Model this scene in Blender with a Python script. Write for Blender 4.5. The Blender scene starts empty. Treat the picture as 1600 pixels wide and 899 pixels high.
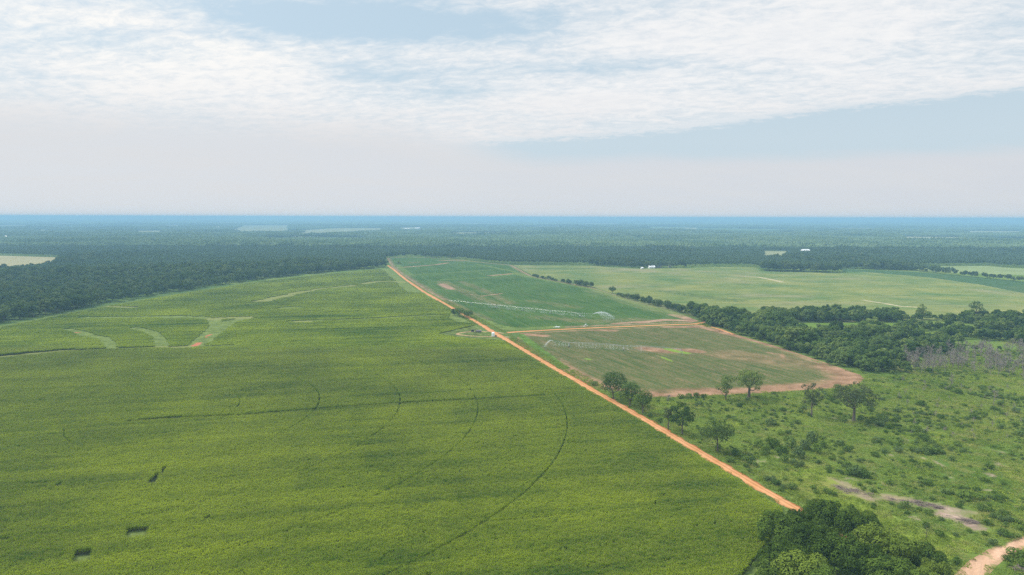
import bpy, math, random
import numpy as np
from mathutils import Matrix, Vector

rad = math.radians
S = bpy.context.scene
COL = S.collection
rng = np.random.default_rng(7)
random.seed(7)

# ------------------------------------------------------------------ camera
H, FX = 110.0, 1066.7
PIT, ROL = math.atan(109.8 / FX), rad(0.15)
F_ = np.array([0, math.cos(PIT), -math.sin(PIT)])
R0, U0 = np.array([1.0, 0, 0]), np.array([0, math.sin(PIT), math.cos(PIT)])
R_ = R0 * math.cos(ROL) + U0 * math.sin(ROL)
U_ = -R0 * math.sin(ROL) + U0 * math.cos(ROL)

def G(px, py, h=0.0):
    """ground (or height h) point seen at photo pixel"""
    d = F_ + R_ * ((px - 800) / FX) - U_ * ((py - 449.5) / FX)
    t = (h - H) / d[2]
    return np.array([d[0] * t, d[1] * t])

def GL(pts, h=0.0):
    return np.array([G(x, y, h) for x, y in pts])

def PX(P, z=0.0):
    d = np.stack([P[:, 0], P[:, 1], np.full(len(P), z - H)], 1)
    w = np.maximum(d @ F_, 1.0)
    return 800 + FX * (d @ R_) / w, 449.5 - FX * (d @ U_) / w

cam_d = bpy.data.cameras.new('camera'); cam = bpy.data.objects.new('camera', cam_d); COL.objects.link(cam)
cam_d.sensor_width = 36; cam_d.lens = 36 * FX / 1600; cam_d.clip_start = 1; cam_d.clip_end = 200000
m = Matrix.Identity(4)
for i in range(3):
    m[i][0], m[i][1], m[i][2] = R_[i], U_[i], -F_[i]
m[2][3] = H
cam.matrix_world = m
S.camera = cam

# ------------------------------------------------------------------ geometry tests
def pip(P, poly):
    x, y = P[:, 0], P[:, 1]
    ins = np.zeros(len(P), bool)
    n = len(poly)
    for i in range(n):
        x1, y1 = poly[i]; x2, y2 = poly[(i + 1) % n]
        if y1 == y2: continue
        c = ((y1 > y) != (y2 > y)) & (x < (x2 - x1) * (y - y1) / (y2 - y1) + x1)
        ins ^= c
    return ins

def near_on(P, line, closed=False):
    """distance to a polyline, nearest point"""
    best = np.full(len(P), 1e18); q = np.zeros_like(P)
    L = list(line) + ([line[0]] if closed else [])
    for a, b in zip(L[:-1], L[1:]):
        a = np.asarray(a); b = np.asarray(b); ab = b - a
        t = np.clip(((P - a) @ ab) / max(ab @ ab, 1e-9), 0, 1)
        c = a + t[:, None] * ab
        d = ((P - c) ** 2).sum(1)
        k = d < best
        best[k] = d[k]; q[k] = c[k]
    return np.sqrt(best), q

def dist(P, line, closed=False):
    return near_on(P, line, closed)[0]

def sm(e0, e1, x):
    t = np.clip((x - e0) / (e1 - e0), 0, 1)
    return t * t * (3 - 2 * t)

def vnoise(P, s, seed=0):
    """cheap value noise 0..1"""
    p = P / s
    i = np.floor(p).astype(np.int64); f = p - i; f = f * f * (3 - 2 * f)
    def h(a, b):
        v = (a * 374761393 + b * 668265263 + seed * 1442695041) & 0xffffffff
        v = ((v ^ (v >> 13)) * 1274126177) & 0xffffffff
        return ((v ^ (v >> 16)) & 0xffff) / 65535.0
    a, b = i[:, 0], i[:, 1]
    return ((h(a, b) * (1 - f[:, 0]) + h(a + 1, b) * f[:, 0]) * (1 - f[:, 1])
            + (h(a, b + 1) * (1 - f[:, 0]) + h(a + 1, b + 1) * f[:, 0]) * f[:, 1])

# ------------------------------------------------------------------ mesh helpers
class MB:
    """collects faces (3 or 4 corners) and links them as one mesh"""
    def __init__(s): s.v = []; s.f4 = []; s.m4 = []; s.f3 = []; s.m3 = []; s.n = 0
    def add(s, V, F, mat=0):
        V = np.asarray(V, float).reshape(-1, 3); F = np.asarray(F, int)
        if len(F) == 0: return s
        s.v.append(V)
        (s.f4 if F.shape[1] == 4 else s.f3).append(F + s.n)
        (s.m4 if F.shape[1] == 4 else s.m3).append(np.full(len(F), mat, int))
        s.n += len(V); return s
    def box(s, c, d, rz=0.0, mat=0, ry=0.0):
        x, y, z = [k / 2 for k in d]
        V = np.array([[-x, -y, -z], [x, -y, -z], [x, y, -z], [-x, y, -z], [-x, -y, z], [x, -y, z], [x, y, z], [-x, y, z]])
        M = np.array((Matrix.Rotation(rz, 3, 'Z') @ Matrix.Rotation(ry, 3, 'Y')))
        F = [[0, 3, 2, 1], [4, 5, 6, 7], [0, 1, 5, 4], [1, 2, 6, 5], [2, 3, 7, 6], [3, 0, 4, 7]]
        return s.add(V @ M.T + np.array(c), F, mat)
    def tube(s, P, r, k=6, mat=0, cap=True):
        P = np.asarray(P, float); n = len(P)
        r = np.broadcast_to(np.asarray(r, float), (n,))
        V = []
        for i in range(n):
            t = P[min(i + 1, n - 1)] - P[max(i - 1, 0)]; t /= max(np.linalg.norm(t), 1e-9)
            a = np.cross(t, [0, 0, 1.0]) if abs(t[2]) < .9 else np.cross(t, [1.0, 0, 0])
            a /= np.linalg.norm(a); b = np.cross(t, a)
            an = np.arange(k) * 2 * math.pi / k
            V.append(P[i] + r[i] * (np.cos(an)[:, None] * a + np.sin(an)[:, None] * b))
        F = [[i * k + j, i * k + (j + 1) % k, (i + 1) * k + (j + 1) % k, (i + 1) * k + j] for i in range(n - 1) for j in range(k)]
        s.add(np.concatenate(V), F, mat)
        if cap:
            for e in (0, n - 1):
                base = V[e]; c = base.mean(0)
                s.add(np.vstack([base, c]), [[j, (j + 1) % k, k] if e else [(j + 1) % k, j, k] for j in range(k)], mat)
        return s
    def mesh(s, name, mats, smooth=False):
        me = bpy.data.meshes.new(name)
        V = np.concatenate(s.v)
        f4 = np.concatenate(s.f4) if s.f4 else np.zeros((0, 4), int)
        f3 = np.concatenate(s.f3) if s.f3 else np.zeros((0, 3), int)
        me.vertices.add(len(V)); me.vertices.foreach_set('co', V.ravel())
        me.loops.add(f4.size + f3.size); me.polygons.add(len(f4) + len(f3))
        me.loops.foreach_set('vertex_index', np.concatenate([f4.ravel(), f3.ravel()]).astype(np.int32))
        st = np.concatenate([np.arange(len(f4)) * 4, f4.size + np.arange(len(f3)) * 3])
        me.polygons.foreach_set('loop_start', st.astype(np.int32))
        mi = np.concatenate([np.concatenate(x) for x in (s.m4, s.m3) if x])
        for q in (mats if isinstance(mats, (list, tuple)) else [mats]): me.materials.append(q)
        me.polygons.foreach_set('material_index', mi.astype(np.int32))
        me.polygons.foreach_set('use_smooth', np.full(len(mi), smooth))
        me.update(calc_edges=True); me.validate()
        return me
    def build(s, name, mats, parent=None, smooth=False, loc=None):
        o = bpy.data.objects.new(name, s.mesh(name, mats, smooth)); COL.objects.link(o)
        if parent is not None: o.parent = parent
        if loc is not None: o.location = loc
        return o

def tag(o, label=None, cat=None, group=None, kind=None):
    if label: o['label'] = label
    if cat: o['category'] = cat
    if group: o['group'] = group
    if kind: o['kind'] = kind
    return o

def empty(name, loc, rz=0, label=None, cat=None, group=None, sc=1.0):
    o = bpy.data.objects.new(name, None); COL.objects.link(o)
    o.location = loc; o.rotation_euler = (0, 0, rz); o.scale = (sc, sc, sc) if np.isscalar(sc) else sc
    o.empty_display_size = .5
    return tag(o, label, cat, group)

# ------------------------------------------------------------------ node helpers
class NT:
    def __init__(s, nt): s.t = nt; nt.nodes.clear()
    def n(s, typ, ins=None, **kw):
        nd = s.t.nodes.new(typ)
        for k, v in kw.items(): setattr(nd, k, v)
        for k, v in (ins or {}).items(): s.put(nd.inputs[k], v)
        return nd
    def put(s, sock, v):
        if isinstance(v, bpy.types.NodeSocket): s.t.links.new(v, sock)
        elif isinstance(v, bpy.types.Node): s.t.links.new(v.outputs[0], sock)
        else:
            if sock.type == 'RGBA' and len(v) == 3: v = (*v, 1)
            sock.default_value = v
    def math(s, op, a, b=0.0, c=0.0, clamp=False):
        nd = s.n('ShaderNodeMath', operation=op, use_clamp=clamp)
        for i, v in enumerate((a, b, c)): s.put(nd.inputs[i], v)
        return nd.outputs[0]
    def mix(s, f, a, b, typ='MIX'):
        nd = s.n('ShaderNodeMix', data_type='RGBA', blend_type=typ)
        s.put(nd.inputs[0], f); s.put(nd.inputs[6], a); s.put(nd.inputs[7], b)
        return nd.outputs[2]
    def mr(s, v, a, b, c=0.0, d=1.0, smooth=False):
        nd = s.n('ShaderNodeMapRange', interpolation_type='SMOOTHSTEP' if smooth else 'LINEAR', clamp=True)
        for i, q in enumerate((v, a, b, c, d)): s.put(nd.inputs[i], q)
        return nd.outputs[0]
    def noise(s, vec, scale, detail=3.0, rough=.55, dist=0.0):
        nd = s.n('ShaderNodeTexNoise')
        s.put(nd.inputs['Vector'], vec); nd.inputs['Scale'].default_value = scale
        nd.inputs['Detail'].default_value = detail; nd.inputs['Roughness'].default_value = rough
        nd.inputs['Distortion'].default_value = dist
        return nd.outputs[0]
    def mapping(s, vec, rz=0.0, scale=(1, 1, 1), loc=(0, 0, 0)):
        # rotate so that x runs along direction rz, then scale
        nd = s.n('ShaderNodeVectorRotate', rotation_type='Z_AXIS'); s.put(nd.inputs['Vector'], vec); nd.inputs['Angle'].default_value = -rz
        m2 = s.n('ShaderNodeMapping'); s.put(m2.inputs['Vector'], nd.outputs[0]); m2.inputs['Scale'].default_value = scale; m2.inputs['Location'].default_value = loc
        return m2.outputs[0]

def new_mat(name):
    mt = bpy.data.materials.new(name); mt.use_nodes = True
    return mt, NT(mt.node_tree)

def out(t, sh, disp=None):
    o = t.n('ShaderNodeOutputMaterial'); t.put(o.inputs['Surface'], sh)

def geo_pos(t): return t.n('ShaderNodeNewGeometry').outputs['Position']

def plain(name, col, rough=.7, metal=0.0, var=.12, scale=1.5):
    mt, t = new_mat(name)
    p = t.n('ShaderNodeTexCoord').outputs['Object']
    f = t.noise(p, scale, 4)
    c = t.mix(f, tuple(k * (1 - var * 2) for k in col), tuple(min(1, k * (1 + var * 2)) for k in col))
    b = t.n('ShaderNodeBsdfPrincipled', {'Base Color': c, 'Roughness': rough, 'Metallic': metal})
    out(t, b); return mt

def leaf_mat(name, dark, light, third=None, big=.02, fine=.35, transl=.3, rnd=.5, gloss=.0):
    """foliage: hue shifts from plant to plant and in patches over the land"""
    mt, t = new_mat(name)
    p = geo_pos(t)
    f1 = t.noise(p, big, 3); f2 = t.noise(p, fine, 2)
    r = t.n('ShaderNodeObjectInfo').outputs['Random']
    f = t.math('ADD', t.math('MULTIPLY', t.mr(f1, .3, .7), 1 - rnd), t.math('MULTIPLY', r, rnd))
    f = t.math('ADD', f, t.math('MULTIPLY', t.math('SUBTRACT', f2, .5), .9), clamp=True)
    c = t.mix(f, dark, light)
    if third:
        r2 = t.math('FRACT', t.math('MULTIPLY', r, 7.31))
        c = t.mix(t.mr(r2, .55, 1.0, 0, .8), c, third)
    d = t.n('ShaderNodeBsdfDiffuse', {'Color': c})
    tr = t.n('ShaderNodeBsdfTranslucent', {'Color': t.mix(.6, c, (.16, .22, .02))})
    sh = t.n('ShaderNodeMixShader', {0: transl, 1: d, 2: tr})
    if gloss:
        g = t.n('ShaderNodeBsdfGlossy', {'Roughness': .45, 'Color': (.8, .85, .8)})
        sh = t.n('ShaderNodeMixShader', {0: gloss, 1: sh.outputs[0], 2: g})
    out(t, sh); return mt

# ------------------------------------------------------------------ world sky
SUN_EL, SUN_AZ = rad(48), rad(-62)        # azimuth from +Y towards +X : sun in the upper left
W = bpy.data.worlds.new('World'); S.world = W; W.use_nodes = True
t = NT(W.node_tree)
tc = t.n('ShaderNodeTexCoord').outputs['Generated']
sep = t.n('ShaderNodeSeparateXYZ', {0: tc})
X, Y, Z = sep.outputs
el = t.math('MULTIPLY', t.math('ARCSINE', Z), 180 / math.pi)
az = t.math('MULTIPLY', t.math('ARCTAN2', X, Y), 180 / math.pi)
sky = t.n('ShaderNodeTexSky', sky_type='NISHITA', sun_disc=False, sun_elevation=SUN_EL, sun_rotation=SUN_AZ, altitude=100, air_density=1.0, dust_density=2.5, ozone_density=1.5)
zc = t.math('ADD', t.math('MAXIMUM', Z, 0.0), .15)
cp = t.n('ShaderNodeCombineXYZ', {0: t.math('DIVIDE', X, zc), 1: t.math('DIVIDE', Y, zc), 2: 0.0}).outputs[0]
cpl = t.mapping(cp, rad(8), (.8, 1.25, 1.0))
n1 = t.noise(cpl, 1.5, 8, .62, .3)
n2 = t.noise(t.mapping(cp, rad(-14), (1.0, 1.5, 1), (3.3, 1.2, 0)), 11.0, 7, .70, .4)
n3 = t.noise(cp, .5, 3, .5)
dens = t.math('ADD', t.math('MULTIPLY', n1, .54), t.math('MULTIPLY', n2, .46))
def gauss(a0, e0, wa, we):
    da = t.math('DIVIDE', t.math('SUBTRACT', az, a0), wa); de = t.math('DIVIDE', t.math('SUBTRACT', el, e0), we)
    q = t.math('ADD', t.math('MULTIPLY', da, da), t.math('MULTIPLY', de, de))
    return t.math('EXPONENT', t.math('MULTIPLY', q, -1.0))
# holes where blue shows
bias = t.math('MULTIPLY', gauss(-13.5, 15.0, 15, 1.5), -.42)
for a0, e0, wa, we, k in ((-27, 17.3, 6, 1.2, -.2), (4, 11.9, 9, .55, -.12), (-10, 11.2, 5, .5, -.13), (-4, 10.0, 4, .5, -.13), (12, 12.3, 5, .6, -.06), (-31, 12.0, 6, .8, -.06), (-26, 14.2, 8, 1.1, .16), (20, 13.5, 15, 2.2, .12), (-20, 10, 12, 1.5, .08), (8, 9.2, 8, .9, .1)):
    bias = t.math('ADD', bias, t.math('MULTIPLY', gauss(a0, e0, wa, we), k))
cov = t.mr(t.math('ADD', dens, bias), .25, .62, 0, 1, True)
# lower edge of the cloud deck, rising to the right, then clear strip, then haze
edge = t.math('ADD', t.mr(az, -6, 38, 5.6, 8.7), t.math('MULTIPLY', t.math('SUBTRACT', n2, .5), 2.0))
edge = t.math('ADD', edge, t.math('MULTIPLY', t.math('SUBTRACT', n3, .5), 1.1))
edge = t.math('ADD', edge, t.math('MULTIPLY', gauss(24, 8, 6, 30), .25))
deck = t.mr(t.math('SUBTRACT', el, edge), -.2, .45, 0, 1, True)
leftfade = t.mr(az, -9, 1, 1, 0, True)           # on the left the deck melts into the haze
deck = t.math('MAXIMUM', deck, leftfade)
cov = t.math('MULTIPLY', t.math('MAXIMUM', cov, t.mr(t.math('SUBTRACT', el, edge), .2, 2.2, .75, 0)), deck)
K = 10.0
def c3(r, g, b): return (r * K, g * K, b * K)
# clear sky, paled by moisture
clear = t.mix(.72, sky.outputs[0], c3(.60, .77, .88))
pale = t.mr(el, 2.5, 7.5, 1, 0, True)
clear = t.mix(t.math('MULTIPLY', t.mr(el, 6, 14, 1, 0), .62), clear, c3(.62, .72, .79))
# cloud tone : thin veils white, thicker underside grey lavender, sunward side bright
tone = t.mr(n2, .36, .62)
cl = t.mix(tone, c3(.825, .85, .88), c3(.91, .915, .92))
cl = t.mix(t.math('MULTIPLY', t.mr(el, 6.0, 10.5, 1, 0), t.mr(n1, .4, .6, .25, .8)), cl, c3(.80, .79, .80))
glow = t.math('MULTIPLY', gauss(-30, 13.5, 17, 4.5), .95)
cl = t.mix(t.math('MULTIPLY', glow, t.mr(dens, .36, .56)), cl, c3(1.02, 1.0, .96))
col = t.mix(cov, clear, cl)
lowc = t.mix(t.mr(az, -36, 36), c3(.725, .75, .785), c3(.68, .705, .75))
lowc = t.mix(t.math('MULTIPLY', t.mr(n1, .42, .62), .35), lowc, c3(.74, .74, .745))
low_on = t.math('MULTIPLY', t.mr(t.math('ADD', el, t.math('MULTIPLY', t.math('SUBTRACT', n1, .5), 1.6)), t.mr(az, -10, 2, 5.0, 3.9), t.mr(az, -10, 2, 9.0, 5.3), 1, 0, True), .93)
col = t.mix(low_on, col, lowc)
zen = t.mr(el, 17, 65, 1.0, 2.05, True)            # overcast skies are brightest overhead
col = t.mix(1.0, col, t.n('ShaderNodeCombineXYZ', {0: zen, 1: zen, 2: zen}).outputs[0], 'MULTIPLY')
bg = t.n('ShaderNodeBackground', {'Color': col, 'Strength': 0.1})
wo = t.n('ShaderNodeOutputWorld', {'Surface': bg})
W.cycles.sampling_method = 'MANUAL'; W.cycles.sample_map_resolution = 512

sl = bpy.data.lights.new('sun', 'SUN'); sl.energy = 4.8; sl.angle = rad(8); sl.color = (1, .94, .82)
so = bpy.data.objects.new('sun', sl); COL.objects.link(so)
sd = Vector((math.sin(SUN_AZ) * math.cos(SUN_EL), math.cos(SUN_AZ) * math.cos(SUN_EL), math.sin(SUN_EL)))
so.rotation_euler = sd.to_track_quat('Z', 'Y').to_euler(); so.location = (0, 0, 400)

# ------------------------------------------------------------------ haze
hz, t = new_mat('haze_air')
v = t.n('ShaderNodeVolumePrincipled', {'Color': (.295, .53, .77), 'Density': .00018, 'Anisotropy': 0.0})
o = t.n('ShaderNodeOutputMaterial'); t.put(o.inputs['Volume'], v)
hb = MB().box((0, 0, 59.5), (116000, 116000, 121.0)).build('haze', hz)
tag(hb, 'pale blue summer haze hanging over the whole landscape', 'haze', kind='stuff')

# ------------------------------------------------------------------ layout (photo pixels -> ground)
ROAD = GL([(606, 415), (616, 422), (633, 436), (662, 456), (706, 481), (768, 517), (790, 530), (850, 566), (930, 612), (1000, 651), (1050, 681), (1100, 710), (1175, 755), (1250, 799), (1325, 845), (1420, 905), (1560, 990), (1800, 1130)])
CROSS = GL([(792, 520), (812, 518.5), (870, 515.3), (950, 511.5), (1040, 508), (1085, 506.5), (1100, 504), (1112, 500)])
EDGE_PX = [(-500, 640), (-300, 574), (0, 507), (140, 480), (250, 461), (400, 438), (520, 425), (601, 418.5), (602, 403.5), (640, 401.5), (700, 404), (760, 411), (800, 414), (915, 415), (1000, 420), (1085, 418.5), (1130, 417), (1180, 418), (1190, 424), (1310, 427), (1318, 420), (1420, 424), (1500, 430), (1600, 440), (1900, 474)]
EX, EY = np.array(EDGE_PX).T
CORN = GL([(-900, 790), (-500, 648), (-300, 581), (0, 510), (140, 483), (250, 464), (400, 440.5), (520, 427.5), (603, 419.5), (622, 432), (648, 451), (694, 480.5), (762, 521), (782, 532), (840, 568), (920, 614), (990, 654), (1040, 685), (1085, 712), (1160, 758), (1222, 800), (1200, 850), (1158, 903), (1000, 1040), (-900, 1040)])
FA = GL([(613, 418), (604, 403.6), (640, 401.6), (700, 404), (760, 411), (800, 414.5), (832, 432), (925, 449.5), (960, 460), (1000, 473), (1062, 490), (1092, 502), (1080, 504.5), (950, 509.3), (870, 513), (812, 516.3), (795, 516), (772, 513), (712, 480), (668, 455.5), (638, 436)])
FB = GL([(812, 521), (870, 517.6), (950, 513.8), (1040, 510), (1092, 508.5), (1130, 517), (1160, 526), (1215, 542), (1260, 557), (1310, 574), (1344, 586), (1351, 592), (1342, 600), (1310, 606), (1240, 611), (1180, 615), (1120, 618), (1050, 621), (1015, 621), (975, 612), (935, 608), (905, 594), (855, 565), (805, 534)])
FC = GL([(802, 414.5), (915, 415.5), (1000, 420.5), (1085, 419), (1130, 417.5), (1180, 418.5), (1190, 424.5), (1310, 427.5), (1318, 420.5), (1420, 424.5), (1500, 430.5), (1600, 440.5), (1900, 475), (1900, 520), (1640, 501), (1400, 501), (1190, 506), (1100, 500), (1062, 489), (1000, 472), (960, 459), (925, 448.5), (834, 431.5)])
SCRUB = GL([(1092, 508.5), (1130, 517), (1160, 526), (1215, 542), (1260, 557), (1310, 574), (1344, 586), (1351, 592), (1342, 600), (1310, 606), (1240, 611), (1180, 615), (1120, 618), (1050, 621), (1015, 621), (985, 614), (945, 609), (1006, 645), (1056, 674), (1106, 703), (1182, 748), (1258, 793), (1335, 838), (1430, 897), (1570, 980), (2300, 1100), (2300, 620), (1900, 521), (1640, 502), (1400, 502), (1190, 507), (1100, 501)])
WOODS = [GL([(1062, 489), (1095, 502), (1108, 511), (1150, 523), (1200, 538), (1250, 553), (1300, 573), (1345, 583), (1395, 588), (1430, 584), (1438, 560), (1500, 550), (1640, 546), (1900, 560), (1900, 515), (1640, 497), (1400, 499), (1398, 518), (1330, 523), (1262, 520), (1235, 507), (1190, 507), (1150, 500), (1115, 494), (1080, 488)]),
         GL([(1185, 503), (1195, 494), (1300, 492), (1420, 497), (1402, 504), (1240, 504.5)])]
MEADOW = GL([(1242, 505), (1400, 504), (1400, 517), (1330, 522), (1268, 519)])
CLEAR_PX = [[(-60, 398), (95, 402.5), (88, 406), (60, 409), (20, 414), (0, 412), (-60, 414)],
            [(350, 360), (380, 352.5), (452, 352), (456, 358), (530, 356.8), (600, 356.6), (600, 358.5), (545, 362.5), (510, 363), (480, 362), (470, 361), (385, 361.5)],
            [(1395, 370), (1506, 370.5), (1502, 374), (1420, 374)],
            [(1192, 392.5), (1233, 393), (1226, 397), (1195, 397.5)],
            [(1415, 416.5), (1545, 415.5), (1560, 418), (1680, 421), (1680, 432), (1600, 427), (1560, 426), (1440, 421)],
            [(-40, 352.6), (46, 352), (46, 354.5), (-40, 355.5)], [(46, 357.6), (112, 360), (170, 358.4), (150, 361), (60, 361)],
            [(172, 345.8), (217, 346.2), (214, 347.6), (176, 347.4)], [(255, 352), (285, 351.5), (283, 354), (258, 354)],
            [(615, 346.3), (640, 346), (640, 347.5), (612, 347.6)], [(1235, 352.3), (1262, 352), (1262, 353.6), (1238, 354)], [(620, 356), (665, 355), (660, 358), (622, 358)],
            [(900, 349), (980, 348.6), (976, 350), (905, 350.4)], [(700, 364), (790, 362.6), (786, 364.6), (705, 365.6)], [(1010, 357), (1090, 356), (1086, 357.6), (1014, 358.6)],
            [(60, 349.5), (150, 349), (148, 350.6), (66, 351)], [(300, 347.5), (420, 347), (415, 348.4), (306, 349)], [(205, 361), (262, 360.4), (258, 362.6), (210, 363.4)], [(455, 365), (520, 364), (514, 365.8), (460, 367)], [(1100, 350), (1180, 350), (1176, 351.4), (1106, 351.6)], [(1290, 356), (1370, 356.4), (1364, 358.4), (1296, 358)], [(1500, 361), (1600, 361.6), (1600, 363.4), (1508, 363)], [(700, 349), (780, 348.4), (776, 349.8), (706, 350.4)], [(820, 354.5), (880, 354), (876, 355.6), (824, 356)]]

# ---- corn openings
PIV = np.array([-222.0, 370.0])
PIVROAD = GL([(200, 662), (270, 657.5), (375, 652.5), (500, 643), (625, 634), (740, 628), (850, 622)])
STRIPS = [  # photo polyline, width m, kind (g grass, y dry grass, s red soil, n just a gap)
    ([(105, 515), (120, 518), (140, 525), (160, 528), (172, 537), (174, 546)], 6, 'g'),
    ([(210, 513), (235, 519), (248, 527), (254, 543)], 6, 'g'),
    ([(265, 497), (310, 496), (335, 500), (338, 511), (318, 527), (302, 541)], 8, 'g'),
    ([(308, 540), (325, 529), (345, 513), (358, 503), (390, 497)], 9, 'g'),
    ([(-60, 567), (0, 560), (50, 555), (105, 550)], 12, 'y'),
    ([(105, 550), (180, 546), (250, 544), (310, 542), (360, 541)], 6, 'g'),
    ([(342, 498), (388, 496)], 16, 'y'), ([(240, 544), (300, 543)], 9, 'y'),
    ([(412, 471), (450, 461), (500, 452), (552, 447)], 17, 'y'),
    ([(570, 443.5), (590, 440.5), (630, 441)], 15, 'y'),
    ([(455, 503), (500, 501), (560, 499.5), (640, 495), (690, 493)], 6, 'g'),
    ([(350, 465), (430, 455), (500, 444), (560, 436), (603, 431)], 4.5, 'n'),
    ([(158, 479), (208, 481)], 10, 'y'), ([(446, 482), (462, 481)], 12, 'g'), ([(465, 504), (480, 503.5)], 10, 'y'),
    ([(606, 419), (620, 433), (652, 456)], 17, 'g'),
    ([(-500, 650), (-300, 582), (0, 509), (140, 482), (250, 463), (400, 440), (520, 427), (603, 419.5)], 13, 'g'),
    ([(470, 486), (520, 488), (560, 487)], 3, 'n'), ([(130, 497), (200, 496), (290, 495)], 8, 'g'),
    ([(304, 540.5), (311, 536)], 4.5, 's'), ([(320, 528), (329, 523)], 2.2, 's'), ([(112, 520), (122, 520)], 3, 's'),
    ([(0, 690), (50, 686), (95, 682)], 1.5, 'n'), ([(10, 761), (60, 763)], 1.2, 'n'), ([(145, 763), (205, 757)], 1.2, 'n'), ([(203, 662), (280, 656)], 4.6, 'n'),
    ([(238, 760), (246, 747)], 2.6, 'n'), ([(252, 746), (259, 735)], 2.4, 'n'), ([(100, 676), (101, 688), (112, 697)], 1.3, 'n'),
    ([(540, 663), (605, 659)], 1.3, 'n'), ([(560, 702), (585, 700)], 2.2, 'n')]
STRIPS = [(GL(a), w * (1.5 if k == 'g' else 1.35 if k == 'y' else 1.0), k) for a, w, k in STRIPS]
HOLES = [GL([(198, 833), (234, 828.5), (232, 843), (196, 849)]), GL([(117, 869), (146, 864.5), (143, 882), (111, 889)]), GL([(87, 764), (99, 758.5), (97, 764), (85, 769)]), GL([(318, 815), (330, 812), (328, 818), (316, 820)])]
TURN = GL([(684, 522), (718, 514), (745, 508), (762, 507), (800, 528), (786, 533), (750, 531), (715, 528)])
CLUMP = GL([(700, 497), (705, 488), (725, 487), (745, 500), (742, 506), (715, 504)])

def corn_ok(P):
    ok = pip(P, CORN)
    ok &= ~pip(P, TURN) & ~pip(P, CLUMP)
    for hpoly in HOLES: ok &= ~pip(P, hpoly)
    for L, w, k in STRIPS:
        ok &= dist(P, L) > w * .5 * ((.65 if k == 'g' else .1) + (.5 if k == 'g' else 1.1) * vnoise(P, 20, 5) + .45 * vnoise(P, 3.1, 6))
    ok &= (dist(P, PIVROAD) > 1.5)
    d = P - PIV; r = np.hypot(d[:, 0], d[:, 1]); a = np.degrees(np.arctan2(d[:, 1], d[:, 0]))
    for R, w in ((19, .5), (66, .5), (111, .55), (158, .6), (203, .6), (252, .62)):
        ok &= ~((np.abs(r - R) < w * (.72 + .5 * vnoise(P, 14, 9))) & (a < 62) & (a > -110))
    return ok

# ------------------------------------------------------------------ materials of the ground
ROWA = rad(12.4)

def sheet_mat(name, crop, fn_extra=None, rowdir=ROWA, soil=(.36, .2, .13), soil2=(.47, .30, .21), grass=(.11, .19, .035), dry=(.34, .31, .12), crop2=None, streak=.5, soilmix=.25, speck=.25):
    mt, t = new_mat(name)
    p = geo_pos(t)
    at = lambda a: t.n('ShaderNodeAttribute', attribute_name=a).outputs['Fac']
    st = t.noise(t.mapping(p, rowdir, (.012, .2, .2)), 1.0, 5, .6, .2)
    bg_ = t.noise(p, .012, 4, .55)
    fi = t.noise(p, .55, 3, .6)
    c = t.mix(t.mr(t.math('ADD', t.math('MULTIPLY', st, streak), t.math('MULTIPLY', bg_, 1 - streak)), .36, .64), crop, crop2 or tuple(k * 1.4 for k in crop))
    so_ = t.mix(t.mr(t.noise(p, .08, 4), .35, .65), soil, soil2)
    sp = t.noise(t.mapping(p, rowdir, (.02, .30, .3)), 1.0, 5, .7)
    bare = t.mr(t.math('ADD', t.math('ADD', at('soil'), soilmix - .5), t.math('MULTIPLY', t.math('SUBTRACT', t.math('ADD', t.math('MULTIPLY', sp, .55), t.math('MULTIPLY', fi, .45)), .5), 2.0)), -.1, .6, 0, 1)
    c = t.mix(bare, c, so_)
    c = t.mix(t.mr(t.math('ADD', at('grass'), t.math('MULTIPLY', t.math('SUBTRACT', t.noise(p, .16, 4, .7), .5), 1.6)), .3, .7), c, t.mix(t.mr(t.math('ADD', t.math('MULTIPLY', fi, .4), t.math('MULTIPLY', t.noise(p, .11, 4, .65), .6)), .36, .64), tuple(k * .55 for k in grass), (grass[0] * 1.45, grass[1] * 1.25, grass[2] * 1.4)))
    c = t.mix(t.mr(t.math('ADD', at('dry'), t.math('MULTIPLY', t.math('SUBTRACT', sp, .5), 1.3)), .3, .75), c, t.mix(fi, dry, tuple(k * .7 for k in dry)))
    c = t.mix(t.mr(t.math('ADD', at('red'), t.math('MULTIPLY', t.math('SUBTRACT', fi, .5), .8)), .35, .65), c, (.46, .17, .10))
    c = t.mix(t.math('MULTIPLY', t.mr(t.noise(t.mapping(p, rowdir, (.04, .09, .1)), 1.0, 6, .75), .42, .66), speck), c, t.mix(1.0, c, (.42, .52, .45), 'MULTIPLY'))
    bsdf = t.n('ShaderNodeBsdfDiffuse', {'Color': c, 'Roughness': .6})
    bp = t.n('ShaderNodeBump', {'Height': t.math('ADD', fi, st), 'Strength': .5, 'Distance': 1.2})
    t.put(bsdf.inputs['Normal'], bp.outputs[0])
    out(t, bsdf); return mt

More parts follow.
